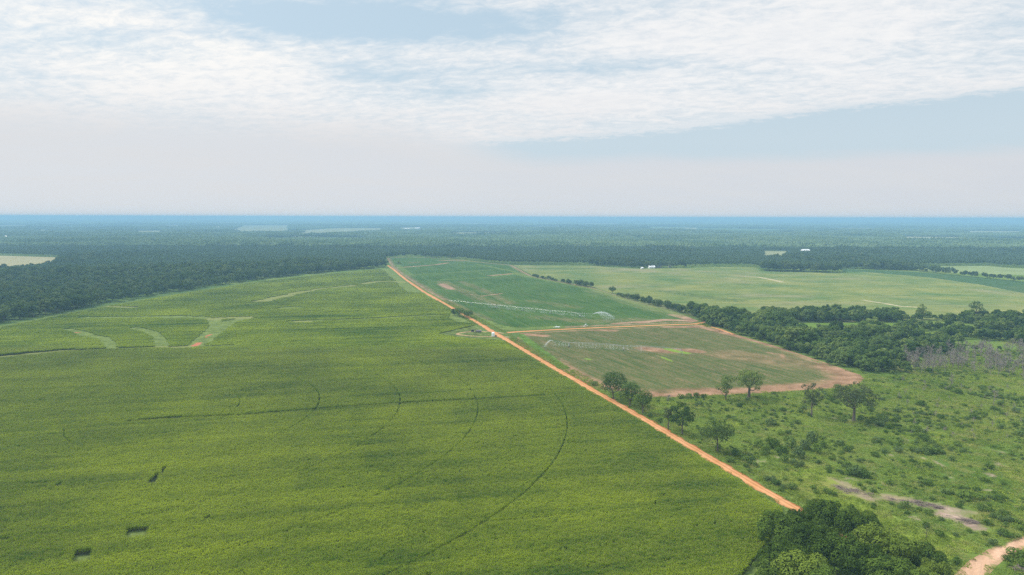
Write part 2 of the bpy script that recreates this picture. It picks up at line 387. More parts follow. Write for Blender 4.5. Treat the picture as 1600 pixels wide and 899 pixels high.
def make_sheet(name, poly, step, z, mat, attrs):
    lo = poly.min(0) - step; hi = poly.max(0) + step
    xs = np.arange(lo[0], hi[0] + step, step); ys = np.arange(lo[1], hi[1] + step, step)
    nx, ny = len(xs), len(ys)
    P = np.stack(np.meshgrid(xs, ys, indexing='ij'), -1).reshape(-1, 2)
    ins = pip(P, poly)
    I = np.arange(nx * ny).reshape(nx, ny)
    F = np.stack([I[:-1, :-1], I[1:, :-1], I[1:, 1:], I[:-1, 1:]], -1).reshape(-1, 4)
    F = F[ins[F].any(1)]
    used = np.unique(F); mapi = np.full(nx * ny, -1); mapi[used] = np.arange(len(used))
    P = P[used].copy(); o = ~ins[used]
    P[o] = near_on(P[o], poly, True)[1]
    mb = MB().add(np.column_stack([P, np.full(len(P), z)]), mapi[F])
    ob = mb.build(name, mat)
    for k, fn in attrs.items():
        a = ob.data.attributes.new(k, 'FLOAT', 'POINT')
        a.data.foreach_set('value', np.clip(fn(P), 0, 1).astype(np.float32))
    return tag(ob, kind='structure')

def band(P, L, w, soft=.6):
    return 1 - sm(w * .5 * (1 - soft), w * .5 * (1 + soft), dist(P, L))

def bands(P, items):
    r = np.zeros(len(P))
    for pts, w, a in items: r = np.maximum(r, a * band(P, GL(pts), w))
    return r

# one ground sheet to the horizon
gm, t = new_mat('rough_grass_ground')
p = geo_pos(t)
f1, f2, f3 = t.noise(p, .02, 4), t.noise(p, .4, 4, .6), t.noise(p, .0012, 3)
c = t.mix(t.mr(f2, .3, .7), (.055, .10, .022), (.115, .19, .035))
c = t.mix(t.mr(f1, .35, .7), c, (.15, .19, .05))
c = t.mix(t.mr(f3, .4, .6), c, (.05, .085, .03))
bsdf = t.n('ShaderNodeBsdfDiffuse', {'Color': c})
bp = t.n('ShaderNodeBump', {'Height': f2, 'Strength': .6, 'Distance': .8}); t.put(bsdf.inputs['Normal'], bp.outputs[0])
out(t, bsdf)
gs = 57000
MB().add([[-gs, -gs, 0], [gs, -gs, 0], [gs, gs, 0], [-gs, gs, 0]], [[0, 1, 2, 3]]).build('ground', gm)
tag(bpy.data.objects['ground'], kind='structure')

# land under the corn with grass strips
cornland = sheet_mat('corn_land', (.045, .06, .02), crop2=(.07, .085, .03), soil=(.13, .09, .05), soil2=(.18, .13, .08), grass=(.15, .215, .055), dry=(.25, .27, .09), soilmix=.1)
def g_corn(P):
    r = np.zeros(len(P))
    for L, w, k in STRIPS:
        if k == 'g': r = np.maximum(r, band(P, L, w * 1.5))
    for hpoly in HOLES: r = np.maximum(r, pip(P, hpoly) * 1.0)
    r = np.maximum(r, pip(P, TURN) * .55); r = np.maximum(r, pip(P, CLUMP) * .9)
    return np.maximum(r, 1 - sm(6, 13, dist(P, ROAD)))
def y_corn(P):
    r = np.zeros(len(P))
    for L, w, k in STRIPS:
        if k == 'y': r = np.maximum(r, .8 * band(P, L, w * 1.4))
    return r
def s_corn(P):
    r = np.zeros(len(P))
    for L, w, k in STRIPS:
        if k == 's': r = np.maximum(r, band(P, L, w * 1.2))
    return r
make_sheet('corn_field_ground', CORN, 3.0, .02, cornland, {'grass': g_corn, 'dry': y_corn, 'red': s_corn, 'soil': lambda P: 0 * P[:, 0]})

# upper irrigated field
def edge_in(P, poly): return dist(P, poly, True)
fa_mat = sheet_mat('young_crop', (.034, .086, .021), crop2=(.082, .145, .033), rowdir=rad(-72), soil=(.24, .145, .095), soil2=(.42, .27, .19), grass=(.13, .20, .05), dry=(.23, .24, .10), streak=.6, soilmix=.36)
def soilA(P):
    r = .55 * (1 - sm(0, 14, edge_in(P, FA)))
    r = np.maximum(r, bands(P, [([(640, 443), (668, 462), (700, 482), (740, 500)], 36, .34), ([(690, 440), (730, 458), (775, 476)], 22, .2), ([(720, 440), (770, 460), (800, 475)], 16, .2), ([(752, 463), (783, 459)], 5, .75), ([(615, 419), (680, 414), (700, 411)], 9, .95), ([(690, 407), (720, 408)], 20, .6), ([(765, 431), (805, 427.5)], 10, .9), ([(690, 444), (705, 452)], 14, .8),
                                   ([(802, 514.5), (870, 511)], 5, .95), ([(1000, 504), (1040, 500), (1090, 502)], 11, .9), ([(960, 506), (1000, 503)], 8, .8), ([(830, 470), (900, 480)], 22, .16), ([(1050, 492), (1088, 502)], 10, .9), ([(850, 497), (930, 503), (1000, 500)], 30, .18), ([(640, 411), (655, 410)], 8, .6), ([(670, 400), (695, 404)], 14, .4)]))
    return r
def grassA(P):
    r = bands(P, [([(700, 478), (735, 495), (778, 511), (812, 515), (870, 512)], 17, 1), ([(632, 430), (680, 428), (770, 422)], 9, .8), ([(690, 437.5), (760, 434), (805, 428.5)], 8, .8), ([(745, 413), (800, 424), (832, 434), (925, 452)], 12, .7), ([(632, 440), (660, 456)], 14, .7), ([(620, 414), (640, 430)], 20, .6), ([(800, 427), (830, 434)], 14, .7), ([(925, 452), (1000, 476), (1060, 491)], 16, .65)])
    return r
make_sheet('upper_crop_field', FA, 3.0, .03, fa_mat, {'soil': soilA, 'grass': grassA, 'dry': lambda P: bands(P, [([(930, 455), (1000, 478), (1060, 493)], 40, .45), ([(700, 445), (760, 462)], 30, .3)]), 'red': lambda P: .35 * bands(P, [([(640, 443), (700, 482)], 20, 1), ([(1000, 504), (1090, 502)], 9, 1)])})

# lower brownish field
fb_mat = sheet_mat('low_crop', (.052, .090, .025), crop2=(.086, .120, .036), rowdir=rad(-66), soil=(.19, .115, .066), soil2=(.37, .225, .145), grass=(.10, .19, .035), dry=(.20, .30, .05), streak=.75, soilmix=.53)
def soilB(P):
    de = edge_in(P, FB)
    bot = dist(P, GL([(905, 596), (950, 610), (1015, 620), (1050, 620), (1120, 617), (1180, 614), (1240, 610), (1310, 605), (1345, 597)]))
    r = .45 * (1 - sm(0, 8, de))
    r = np.maximum(r, .95 * (1 - sm(1, 18, bot + 12 * (vnoise(P, 12, 3) - .5))))
    r = np.maximum(r, bands(P, [([(1092, 510), (1160, 527), (1215, 543), (1260, 558), (1344, 588)], 12, .6), ([(1310, 575), (1345, 588), (1340, 598)], 34, .6), ([(1010, 545), (1040, 549), (1080, 548)], 16, .62), ([(1075, 549), (1095, 550)], 8, .9), ([(815, 522), (850, 525)], 10, .6), ([(860, 565), (905, 592)], 18, .6), ([(1040, 511), (1085, 511)], 10, .7), ([(920, 516), (960, 517)], 7, .6), ([(1200, 551), (1222, 554), (1224, 560)], 3, .5), ([(1150, 555), (1300, 575)], 40, .2)]))
    return r
make_sheet('lower_crop_field', FB, 2.0, .03, fb_mat, {'soil': soilB, 'grass': lambda P: np.maximum(bands(P, [([(812, 523), (840, 545), (880, 575)], 9, .9), ([(1160, 530), (1215, 546), (1260, 560), (1300, 573)], 5, .5)]), 0), 'dry': lambda P: bands(P, [([(1043, 545.5), (1056, 549), (1072, 552)], 8, .95), ([(916, 561), (922, 562)], 4, .9), ([(1034, 558), (1050, 565)], 3, .8), ([(868, 571), (878, 573)], 4, .8)]), 'red': lambda P: .3 * bands(P, [([(905, 596), (1015, 620), (1120, 617)], 20, 1)])})

# pale pasture
fc_mat = sheet_mat('pasture', (.075, .150, .048), crop2=(.265, .26, .085), rowdir=rad(4), soil=(.45, .36, .24), soil2=(.60, .50, .36), grass=(.06, .125, .045), dry=(.30, .28, .15), streak=.45, soilmix=.02, speck=.6)
RING = [(1350, 425.5), (1380, 428), (1450, 434), (1530, 445), (1600, 459), (1700, 485)]
def soilC(P):
    return bands(P, [([(1158, 432), (1185, 433.3), (1205, 437), (1222, 441)], 11, 1), ([(1350, 469.5), (1380, 474), (1408, 479), (1430, 480)], 8, 1), ([(985, 427), (1040, 424), (1085, 425.5)], 9, .6), (RING, 6, .55), ([(1090, 426), (1160, 432)], 9, .55), ([(1280, 483), (1340, 484)], 3, .5), ([(880, 432), (950, 436)], 20, .25)])
def grassC(P):
    px, py = PX(P)
    ry = np.interp(px, [a for a, b in RING], [b for a, b in RING])
    return np.maximum(.95 * ((px > 1316) & (py < ry - .3)), bands(P, [([(1040, 455), (1090, 463), (1150, 470)], 40, .5), ([(820, 420), (915, 420)], 60, .45)]))
make_sheet('pasture', FC, 4.0, .02, fc_mat, {'soil': soilC, 'grass': grassC, 'dry': lambda P: np.maximum(.62 * vnoise(P, 120, 3) * vnoise(P, 40, 4) * 1.5, bands(P, [([(940, 462), (1000, 474), (1080, 487), (1150, 490)], 34, .5), ([(1180, 440), (1420, 445)], 110, .3)])), 'red': lambda P: 0 * P[:, 0]})
for i, cp_ in enumerate(CLEAR_PX[:1] + CLEAR_PX[4:5]):
    make_sheet('pasture' if i else 'hay_field', GL([(a, b + (6 if b > 408 and not i else 3 if i and b > 419 else 0)) for a, b in cp_]), 25.0, .02, sheet_mat('far_field', *(((.30, .27, .15),) if not i else ((.17, .21, .09),)), soilmix=-.1), {'soil': lambda P: 0 * P[:, 0], 'grass': lambda P: 0 * P[:, 0]})
FARPALE = sheet_mat('far_farmland', (.20, .22, .11), crop2=(.30, .30, .17), soilmix=-.2)
def clearing_world(pp):
    a = np.array(pp, float); mid = (a[:, 1].min() + a[:, 1].max()) / 2
    return np.array([G(x, y, 0 if y < mid else 14) for x, y in pp])
CLEARW = [clearing_world(c_) for c_ in CLEAR_PX]
for i, w_ in enumerate(CLEARW):
    if i in (0, 4): continue
    mb = MB(); n_ = len(w_)
    me = bpy.data.meshes.new('far_field')
    me.from_pydata([(x, y, .4) for x, y in w_], [], [list(range(n_))]); me.materials.append(FARPALE)
    ob = bpy.data.objects.new('far_field', me); COL.objects.link(ob); tag(ob, kind='structure')

# scrub land
sc_mat = sheet_mat('scrub_soil', (.085, .145, .028), crop2=(.15, .20, .045), rowdir=rad(-30), soil=(.24, .165, .14), soil2=(.42, .31, .26), grass=(.17, .25, .035), dry=(.25, .25, .07), streak=.3, soilmix=.06)
BARE = [([(1292, 748), (1318, 757), (1345, 770), (1362, 780)], 8, .72), ([(1310, 762), (1340, 775)], 7, .7), ([(1390, 779), (1430, 786), (1470, 794), (1492, 806)], 10, .72), ([(1475, 806), (1500, 812), (1525, 824)], 8, .9), ([(1480, 796), (1530, 803)], 6, .66), ([(1405, 682), (1420, 688)], 3, .7), ([(1440, 716), (1450, 718)], 3, .7), ([(1540, 739), (1552, 745)], 3, .7), ([(1535, 765), (1556, 768)], 2.5, .8), ([(1160, 895), (1178, 888), (1190, 892)], 5, .9), ([(1225, 650), (1240, 655)], 3, .5)]
_r = np.random.default_rng(33)
for _ in range(26):
    _x, _y = _r.uniform(1100, 1600), _r.uniform(640, 830)
    if _y > 690 + (1250 - _x) * .35 or _x > 1250: BARE.append(([(_x, _y), (_x + _r.uniform(6, 26), _y + _r.uniform(1, 8))], _r.uniform(1.8, 4), _r.uniform(.45, .8)))
SAND = GL([(1486, 903), (1512, 878), (1545, 858), (1575, 846), (1600, 838), (1660, 828), (1660, 850), (1600, 857), (1580, 866), (1556, 886), (1540, 905), (1510, 960), (1440, 960)])
make_sheet('scrub_ground', SCRUB, 2.5, .012, sc_mat, {'soil': lambda P: bands(P, BARE) * (.75 + .8 * vnoise(P, 5, 45)), 'grass': lambda P: bands(P, [([(1250, 735), (1300, 775), (1400, 830), (1450, 880)], 20, .8), ([(1020, 628), (1060, 630)], 14, .8), ([(1108, 668), (1150, 660)], 14, .8), ([(1250, 560), (1345, 590), (1380, 600)], 10, .7), ([(1420, 840), (1500, 850)], 16, .7)]), 'dry': lambda P: .95 * vnoise(P, 26, 8) * vnoise(P, 9, 2), 'red': lambda P: 0 * P[:, 0]})
make_sheet('meadow', MEADOW, 4.0, .03, sheet_mat('meadow_grass', (.10, .17, .03), crop2=(.15, .22, .04), soilmix=-.1), {'soil': lambda P: .6 * band(P, GL([(1180, 502), (1250, 505), (1400, 504)]), 7), 'grass': lambda P: 0 * P[:, 0]})

# ------------------------------------------------------------------ roads
rm, t = new_mat('orange_clay')
p = geo_pos(t)
ua = t.n('ShaderNodeAttribute', attribute_name='across').outputs['Fac']
n_ = t.noise(p, .35, 5, .6); nb = t.noise(p, .03, 3)
c = t.mix(t.mr(n_, .3, .7), (.335, .148, .058), (.44, .22, .098))
tr_ = t.math('ABSOLUTE', t.math('SUBTRACT', t.math('ABSOLUTE', ua), .42))
c = t.mix(t.math('MULTIPLY', t.mr(t.math('ADD', tr_, t.math('MULTIPLY', t.math('SUBTRACT', n_, .5), .25)), .05, .24, 1, 0), .55), c, (.52, .27, .125))
c = t.mix(t.mr(t.math('ADD', t.math('ABSOLUTE', ua), t.math('MULTIPLY', t.math('SUBTRACT', n_, .5), .5)), .72, 1.0, 0, .75), c, (.33, .13, .065))
c = t.mix(t.mr(t.noise(p, .09, 5, .65), .42, .66, 0, .6), c, (.50, .29, .16))
c = t.mix(t.mr(t.math('ADD', ua, t.math('MULTIPLY', t.math('SUBTRACT', n_, .5), .6)), -.35, -.85, 0, .8), c, (.23, .075, .032))  # darker red along one edge: shade of the bank painted into the clay
c = t.mix(t.mr(t.math('SUBTRACT', .16, t.math('ABSOLUTE', t.math('ADD', ua, t.math('MULTIPLY', t.math('SUBTRACT', nb, .5), .3)))), 0, .14, 0, .55), c, (.27, .125, .05))
bsdf = t.n('ShaderNodeBsdfDiffuse', {'Color': c}); bp = t.n('ShaderNodeBump', {'Height': n_, 'Strength': .4, 'Distance': .3}); t.put(bsdf.inputs['Normal'], bp.outputs[0])
out(t, bsdf)

def resample(L, step):
    L = np.asarray(L); s = np.r_[0, np.cumsum(np.hypot(*np.diff(L, axis=0).T))]
    q = np.linspace(0, s[-1], max(2, int(s[-1] / step)))
    out_ = np.stack([np.interp(q, s, L[:, i]) for i in (0, 1)], 1)
    for _ in range(3):
        k = out_.copy(); k[1:-1] = (out_[:-2] + 2 * out_[1:-1] + out_[2:]) / 4; out_ = k
    return out_

def road(name, L, w, z, mat, step=2.5, wob=.5, crown=.12):
    P = resample(L, step); T = np.gradient(P, axis=0); T /= np.linalg.norm(T, axis=1)[:, None]
    N = np.stack([T[:, 1], -T[:, 0]], 1)
    cols = np.array([-1, -.72, -.42, 0, .42, .72, 1.0]); V = []; A = []
    for j, cc in enumerate(cols):
        e = wob * (vnoise(P, 5, 31 + (j > 3)) - .5) * 2 * abs(cc) ** 3
        V.append(np.column_stack([P + N * (cc * w / 2 + np.sign(cc) * e)[:, None] if np.ndim(e) else P, z + crown * (1 - cc ** 2) * np.ones(len(P))]))
        A.append(np.full(len(P), cc))
    n = len(P); k = len(cols)
    V = np.stack(V, 1).reshape(-1, 3); A = np.stack(A, 1).ravel()
    I = np.arange(n * k).reshape(n, k)
    F = np.stack([I[:-1, :-1], I[:-1, 1:], I[1:, 1:], I[1:, :-1]], -1).reshape(-1, 4)
    ob = MB().add(V, F).build(name, mat)
    a = ob.data.attributes.new('across', 'FLOAT', 'POINT'); a.data.foreach_set('value', A.astype(np.float32))
    return tag(ob, kind='structure')
road('dirt_road', ROAD, 5.6, .06, rm, wob=1.3, step=1.6)
road('dirt_track', CROSS, 5.5, .05, rm)
road('dirt_track', GL([(1086, 507.5), (1110, 510.5), (1130, 516.5), (1146, 523)]), 3.5, .075, rm, wob=.8)
pale_rm = sheet_mat('pale_sand', (.38, .25, .14), crop2=(.48, .33, .20), soilmix=-.3)
sand_rm = sheet_mat('pink_sand', (.44, .27, .175), crop2=(.56, .38, .27), soil=(.27, .16, .095), soil2=(.34, .22, .14), soilmix=.33, rowdir=rad(60), grass=(.12, .18, .035))
make_sheet('sandy_path', SAND, 1.0, .05, sand_rm, {'soil': lambda P: .5 * (1 - sm(0, 3, dist(P, SAND, True))), 'grass': lambda P: .75 * (1 - sm(0, 2.4, dist(P, SAND, True)) * 1) * vnoise(P, 3, 4) + .4 * (vnoise(P, 4, 9) > .8)})
for L_, w_ in (([(792, 522), (765, 518.3), (738, 518.2), (718, 520.4), (712, 522.3), (722, 524.2), (738, 525.6), (757, 526.3), (772, 526.4), (795, 527)], 2.8),):
    road('turnout_track', GL(L_), w_, .055, pale_rm, wob=.7, crown=.03)

# ------------------------------------------------------------------ scatter of masses nobody could count
def scatter(name, protos, pts, rotz, scl, idx, label, cat):
    """ONE object that instances plain mesh geometry on its own points"""
    n = len(pts)
    me = bpy.data.meshes.new(name); me.vertices.add(n); me.vertices.foreach_set('co', np.asarray(pts, float).ravel())
    a = me.attributes.new('rotv', 'FLOAT_VECTOR', 'POINT'); a.data.foreach_set('vector', np.column_stack([np.zeros(n), np.zeros(n), rotz]).ravel())
    a = me.attributes.new('sclv', 'FLOAT_VECTOR', 'POINT'); scl = np.asarray(scl, float); scl = np.repeat(scl[:, None], 3, 1) if scl.ndim == 1 else scl
    a.data.foreach_set('vector', scl.ravel())
    a = me.attributes.new('idx', 'INT', 'POINT'); a.data.foreach_set('value', np.asarray(idx, np.int32))
    ob = bpy.data.objects.new(name, me); COL.objects.link(ob)
    ng = bpy.data.node_groups.new(name + '_spread', 'GeometryNodeTree')
    ng.interface.new_socket('Geometry', in_out='INPUT', socket_type='NodeSocketGeometry')
    ng.interface.new_socket('Geometry', in_out='OUTPUT', socket_type='NodeSocketGeometry')
    N = ng.nodes; L = ng.links
    gi, go = N.new('NodeGroupInput'), N.new('NodeGroupOutput')
    iop = N.new('GeometryNodeInstanceOnPoints'); L.new(gi.outputs[0], iop.inputs['Points'])
    jn = N.new('GeometryNodeJoinGeometry')
    for pr in reversed(protos):
        oi = N.new('GeometryNodeObjectInfo'); oi.inputs['Object'].default_value = pr; oi.inputs['As Instance'].default_value = False
        g2 = N.new('GeometryNodeGeometryToInstance'); L.new(oi.outputs['Geometry'], g2.inputs[0]); L.new(g2.outputs[0], jn.inputs[0])
    L.new(jn.outputs[0], iop.inputs['Instance']); iop.inputs['Pick Instance'].default_value = True
    for nm, typ, sock in (('rotv', 'FLOAT_VECTOR', 'Rotation'), ('sclv', 'FLOAT_VECTOR', 'Scale'), ('idx', 'INT', 'Instance Index')):
        na = N.new('GeometryNodeInputNamedAttribute'); na.data_type = typ; na.inputs['Name'].default_value = nm
        L.new([q for q in na.outputs if q.name == 'Attribute' and q.enabled][0], iop.inputs[sock])
    L.new(iop.outputs[0], go.inputs[0])
    md = ob.modifiers.new('spread', 'NODES'); md.node_group = ng
    return tag(ob, label, cat, kind='stuff')

def proto(name, mb, mats):      # mesh only, not linked to the scene
    return bpy.data.objects.new(name, mb.mesh(name, mats))

def rnd_unit(r, n):
    v = r.normal(size=(n, 3)); return v / np.linalg.norm(v, axis=1)[:, None]

def quads(r, pos, nrm, size, asp=.75):
    n = len(pos)
    nrm = nrm / np.linalg.norm(nrm, axis=1)[:, None]
    a = np.cross(nrm, rnd_unit(r, n)); a /= np.linalg.norm(a, axis=1)[:, None] + 1e-9
    b = np.cross(nrm, a)
    size = np.broadcast_to(size, (n,))[:, None]
    a = a * size * .5; b = b * size * .5 * asp
    bend = nrm * size * .14
    V = np.stack([pos - a - bend, pos - b * 1.0, pos + a - bend, pos + b * 1.0], 1).reshape(-1, 3)
    return V, np.arange(n * 4).reshape(n, 4)

# ---- corn
corn_leaf, t = new_mat('corn_leaf')
p = geo_pos(t)
s1 = t.noise(t.mapping(p, ROWA, (.006, .10, .1)), 1.0, 5, .62, .3)
s2 = t.noise(t.mapping(p, ROWA, (.03, .5, .3)), 1.0, 4, .6)
s3 = t.noise(p, .011, 4, .55)
r_ = t.n('ShaderNodeObjectInfo').outputs['Random']
mixf = t.math('ADD', t.math('ADD', t.math('MULTIPLY', s1, .50), t.math('MULTIPLY', s3, .68)), t.math('MULTIPLY', s2, .15))
s4 = t.noise(t.mapping(p, ROWA, (.35, .9, .5)), 1.0, 3, .7)
mixf = t.math('ADD', mixf, t.math('MULTIPLY', t.math('SUBTRACT', s4, .5), .42))
mixf = t.mr(t.math('ADD', mixf, t.math('MULTIPLY', t.math('SUBTRACT', r_, .5), .06)), .49, .81)
c = t.mix(mixf, (.042, .124, .007), (.325, .425, .018))
d = t.n('ShaderNodeBsdfDiffuse', {'Color': c}); tr = t.n('ShaderNodeBsdfTranslucent', {'Color': t.mix(.5, c, (.2, .26, .03))})
out(t, t.n('ShaderNodeMixShader', {0: .3, 1: d, 2: tr}))
corn_tas = plain('corn_tassel', (.30, .31, .08), .9)
corn_stk = plain('corn_stalk', (.17, .15, .07), .9)

def corn_proto(seed, L, rows):
    r = np.random.default_rng(seed); mb = MB()
    gap = .76
    for k in range(rows):
        y = (k - (rows - 1) / 2) * gap
        x = np.arange(-L / 2 + .1, L / 2, .21) + r.normal(0, .03, len(np.arange(-L / 2 + .1, L / 2, .21)))
        x = x[vnoise(np.stack([x + 30, 0 * x + y * 2 + 60], 1), 1.1, seed + 9) > (.2 if rows > 1 else -1)]; n = len(x); yy = y + r.normal(0, .04, n); h = 1.75 + .75 * vnoise(np.stack([x + seed * 7.3, yy * 1.3 + 40], 1), 1.5, seed) + .35 * (vnoise(np.stack([x + seed * 3.1, yy * 2 + 90], 1), .7, seed + 5) - .5) + r.normal(0, .08, n)
        base = np.column_stack([x, yy, np.zeros(n)])
        # stalk
        w = .018
        V = np.stack([base + [-w, 0, 0], base + [w, 0, 0], base + np.column_stack([np.full(n, w), np.zeros(n), h]), base + np.column_stack([np.full(n, -w), np.zeros(n), h])], 1).reshape(-1, 3)
        mb.add(V, np.arange(n * 4).reshape(n, 4), 2)
        for j in range(6):
            an = r.uniform(0, 2 * math.pi, n) if j % 2 else math.pi / 2 * r.choice([-1, 1], n) + r.normal(0, .5, n)
            dv = np.column_stack([np.cos(an), np.sin(an), np.zeros(n)]); pv = np.column_stack([-np.sin(an), np.cos(an), np.zeros(n)])
            z0 = h * (.38 + .1 * j + r.uniform(-.03, .03, n))
            a = base + np.column_stack([np.zeros(n), np.zeros(n), z0])
            l = r.uniform(.3, .44, n)[:, None]
            b = a + dv * l + np.column_stack([np.zeros(n), np.zeros(n), r.uniform(.1, .3, n)])
            e = b + dv * l * 1.0 + np.column_stack([np.zeros(n), np.zeros(n), r.uniform(-.32, .0, n)])
            wd = .055
            V = np.stack([a - pv * wd, a + pv * wd, b + pv * wd * 1.1, b - pv * wd * 1.1, e + pv * .015, e - pv * .015], 1).reshape(-1, 3)
            q = np.arange(n)[:, None] * 6
            mb.add(V, np.concatenate([q + [0, 1, 2, 3], q + [3, 2, 4, 5]]), 0)
        an = r.uniform(0, math.pi, n); pv = np.column_stack([np.cos(an), np.sin(an), np.zeros(n)]) * .07
        tp = base + np.column_stack([np.zeros(n), np.zeros(n), h]); up = np.array([0, 0, .28])
        V = np.stack([tp - [0, 0, .1], tp + pv + up * .8, tp + up, tp - pv + up * .8], 1).reshape(-1, 3)
        mb.add(V, np.arange(n * 4).reshape(n, 4), 1)
    return proto('corn_patch', mb, [corn_leaf, corn_tas, corn_stk])

SM = .76; BIGN = 9
ca, sa = math.cos(ROWA), math.sin(ROWA)
us = np.arange(-760, 330, SM); vs = np.arange(110, 1760, SM)
nu, nv = len(us) // BIGN * BIGN, len(vs) // BIGN * BIGN
us, vs = us[:nu], vs[:nv]
U, V_ = np.meshgrid(us + SM / 2, vs + SM / 2, indexing='ij')
P = np.stack([U.ravel() * ca - V_.ravel() * sa, U.ravel() * sa + V_.ravel() * ca], 1)
view = (np.abs(P[:, 0]) < P[:, 1] * .84 + 25) & (P[:, 1] > 165)
ok = np.zeros(len(P), bool)
idx_ = np.nonzero(view)[0]
inside = pip(P[idx_], CORN)
idx_ = idx_[inside]
ok[idx_] = corn_ok(P[idx_])
ok = ok.reshape(nu, nv)
for _ in range(520):                                   # short skips where single rows failed
    L_ = int(rng.uniform(6, 55)); a = rng.integers(0, nu - L_); b_ = rng.integers(0, nv)
    ok[a:a + L_, b_] &= rng.random(L_) < .25
    if rng.random() < .3 and b_ + 1 < nv: ok[a:a + L_ // 2, b_ + 1] &= rng.random(L_ // 2) < .3
def blocks(ok, n, rest):
    """whole n x n blocks of free cells become one patch; rest marks what is left"""
    A = ok.reshape(ok.shape[0] // n, n, ok.shape[1] // n, n)
    full = A.all((1, 3))
    left = (A & ~full[:, None, :, None]).reshape(ok.shape)
    return full, left
full6, left = blocks(ok, 9, None)
full2, left1 = blocks(left, 3, None)
def centres(mask, n):
    i, j = np.nonzero(mask)
    u = us[0] + (i + .5) * n * SM; v = vs[0] + (j + .5) * n * SM
    return np.column_stack([u * ca - v * sa, u * sa + v * ca, np.zeros(len(u))])
big, mid, sml = centres(full6, 9), centres(full2, 3), centres(left1, 1)
cp6 = [corn_proto(10 + i, 6.84, 9) for i in range(5)]
cp2 = [corn_proto(20 + i, 2.28, 3) for i in range(5)]
cp1 = [corn_proto(40 + i, .76, 1) for i in range(4)]
pts = np.vstack([big, mid, sml]); nn = (len(big), len(mid), len(sml))
idx = np.concatenate([rng.integers(0, 5, nn[0]), 5 + rng.integers(0, 5, nn[1]), 10 + rng.integers(0, 4, nn[2])])
hs = .93 + .2 * vnoise(pts[:, :2], 30, 3) - .35 * (1 - sm(6, 18, dist(pts[:, :2], ROAD)))
px_, py_ = PX(pts[:, :2])
hs = hs * (1 - .62 * (1 - sm(538, 556, py_)))      # the far terraces carry a lower crop
hs = hs + .12 * (vnoise(np.stack([pts[:, 0] * ca + pts[:, 1] * sa, (pts[:, 1] * ca - pts[:, 0] * sa) * 8], 1), 60, 6) - .5)
scl = np.column_stack([np.ones(len(pts)), np.ones(len(pts)), hs])
print('corn', nn)
scatter('corn_crop', cp6 + cp2 + cp1, pts, ROWA + math.pi * rng.integers(0, 2, len(pts)), scl, idx, 'tall green corn with tan tassels filling the big field beside the road', 'corn')

# ------------------------------------------------------------------ trees
bark = plain('bark', (.12, .095, .075), .95, var=.25, scale=2)
bark_grey = plain('grey_bark', (.215, .185, .165), .95, var=.2, scale=2)
LEAF = {
 'oak': leaf_mat('oak_leaves', (.020, .044, .008), (.118, .185, .030), (.17, .23, .035), big=.08, fine=.5, transl=.2, rnd=.5),
 'mixed': leaf_mat('broadleaf_leaves', (.028, .062, .016), (.125, .195, .045), (.20, .26, .07), big=.02, fine=.3, transl=.22, rnd=.75),
 'pale': leaf_mat('pale_leaves', (0.087, 0.142, 0.037), (0.149, 0.223, 0.050), transl=.3, fine=.5),
 'drab': leaf_mat('drab_leaves', (0.063, 0.081, 0.039), (0.103, 0.125, 0.059), transl=.2, fine=.5),
 'bush': leaf_mat('shrub_leaves', (.042, .090, .018), (.170, .250, .048), (.11, .16, .07), big=.03, fine=.5, transl=.25, rnd=.75),
 'weed': leaf_mat('weed_leaves', (.090, .170, .024), (.36, .44, .070), (.34, .33, .12), big=.045, fine=.28, transl=.35, rnd=.45),
 'forest': leaf_mat('forest_leaves', (.026, .058, .022), (.105, .160, .050), (.15, .19, .07), big=.007, fine=.05, transl=.15, rnd=.55),
 'pine': leaf_mat('pine_leaves', (.065, .115, .055), (.120, .180, .080), big=.004, fine=.04, transl=.1, rnd=.5),
 'far': leaf_mat('far_forest_leaves', (.034, .072, .034), (.155, .215, .085), (.16, .215, .095), big=.0022, fine=.012, transl=.05, rnd=.2),
}

def lobes_round(r, R, h, k, base=.34, zr=.5, spread=.62, lr=.42):
    """crown lobes over a trunk: (centres, radii)"""
    cz = h * (base + (1 - base) * .5); rz = h * (1 - base) * .5
    i = np.arange(k) + .5
    ph = np.arccos(1 - 1.55 * i / k); th = math.pi * (1 + 5 ** .5) * i + r.uniform(0, 6)
    d = np.column_stack([np.cos(th) * np.sin(ph), np.sin(th) * np.sin(ph), np.cos(ph)])
    d += r.normal(0, .16, d.shape)
    rad_ = R * lr * r.uniform(.75, 1.25, k)
    C = d * np.array([R, R, rz]) * spread * r.uniform(.8, 1.2, (k, 1)) + [0, 0, cz]
    rad_ = np.minimum(rad_, np.maximum(.3, (h - C[:, 2]) * 1.15))
    return np.vstack([C, [[0, 0, cz]]]), np.append(rad_, R * .5)

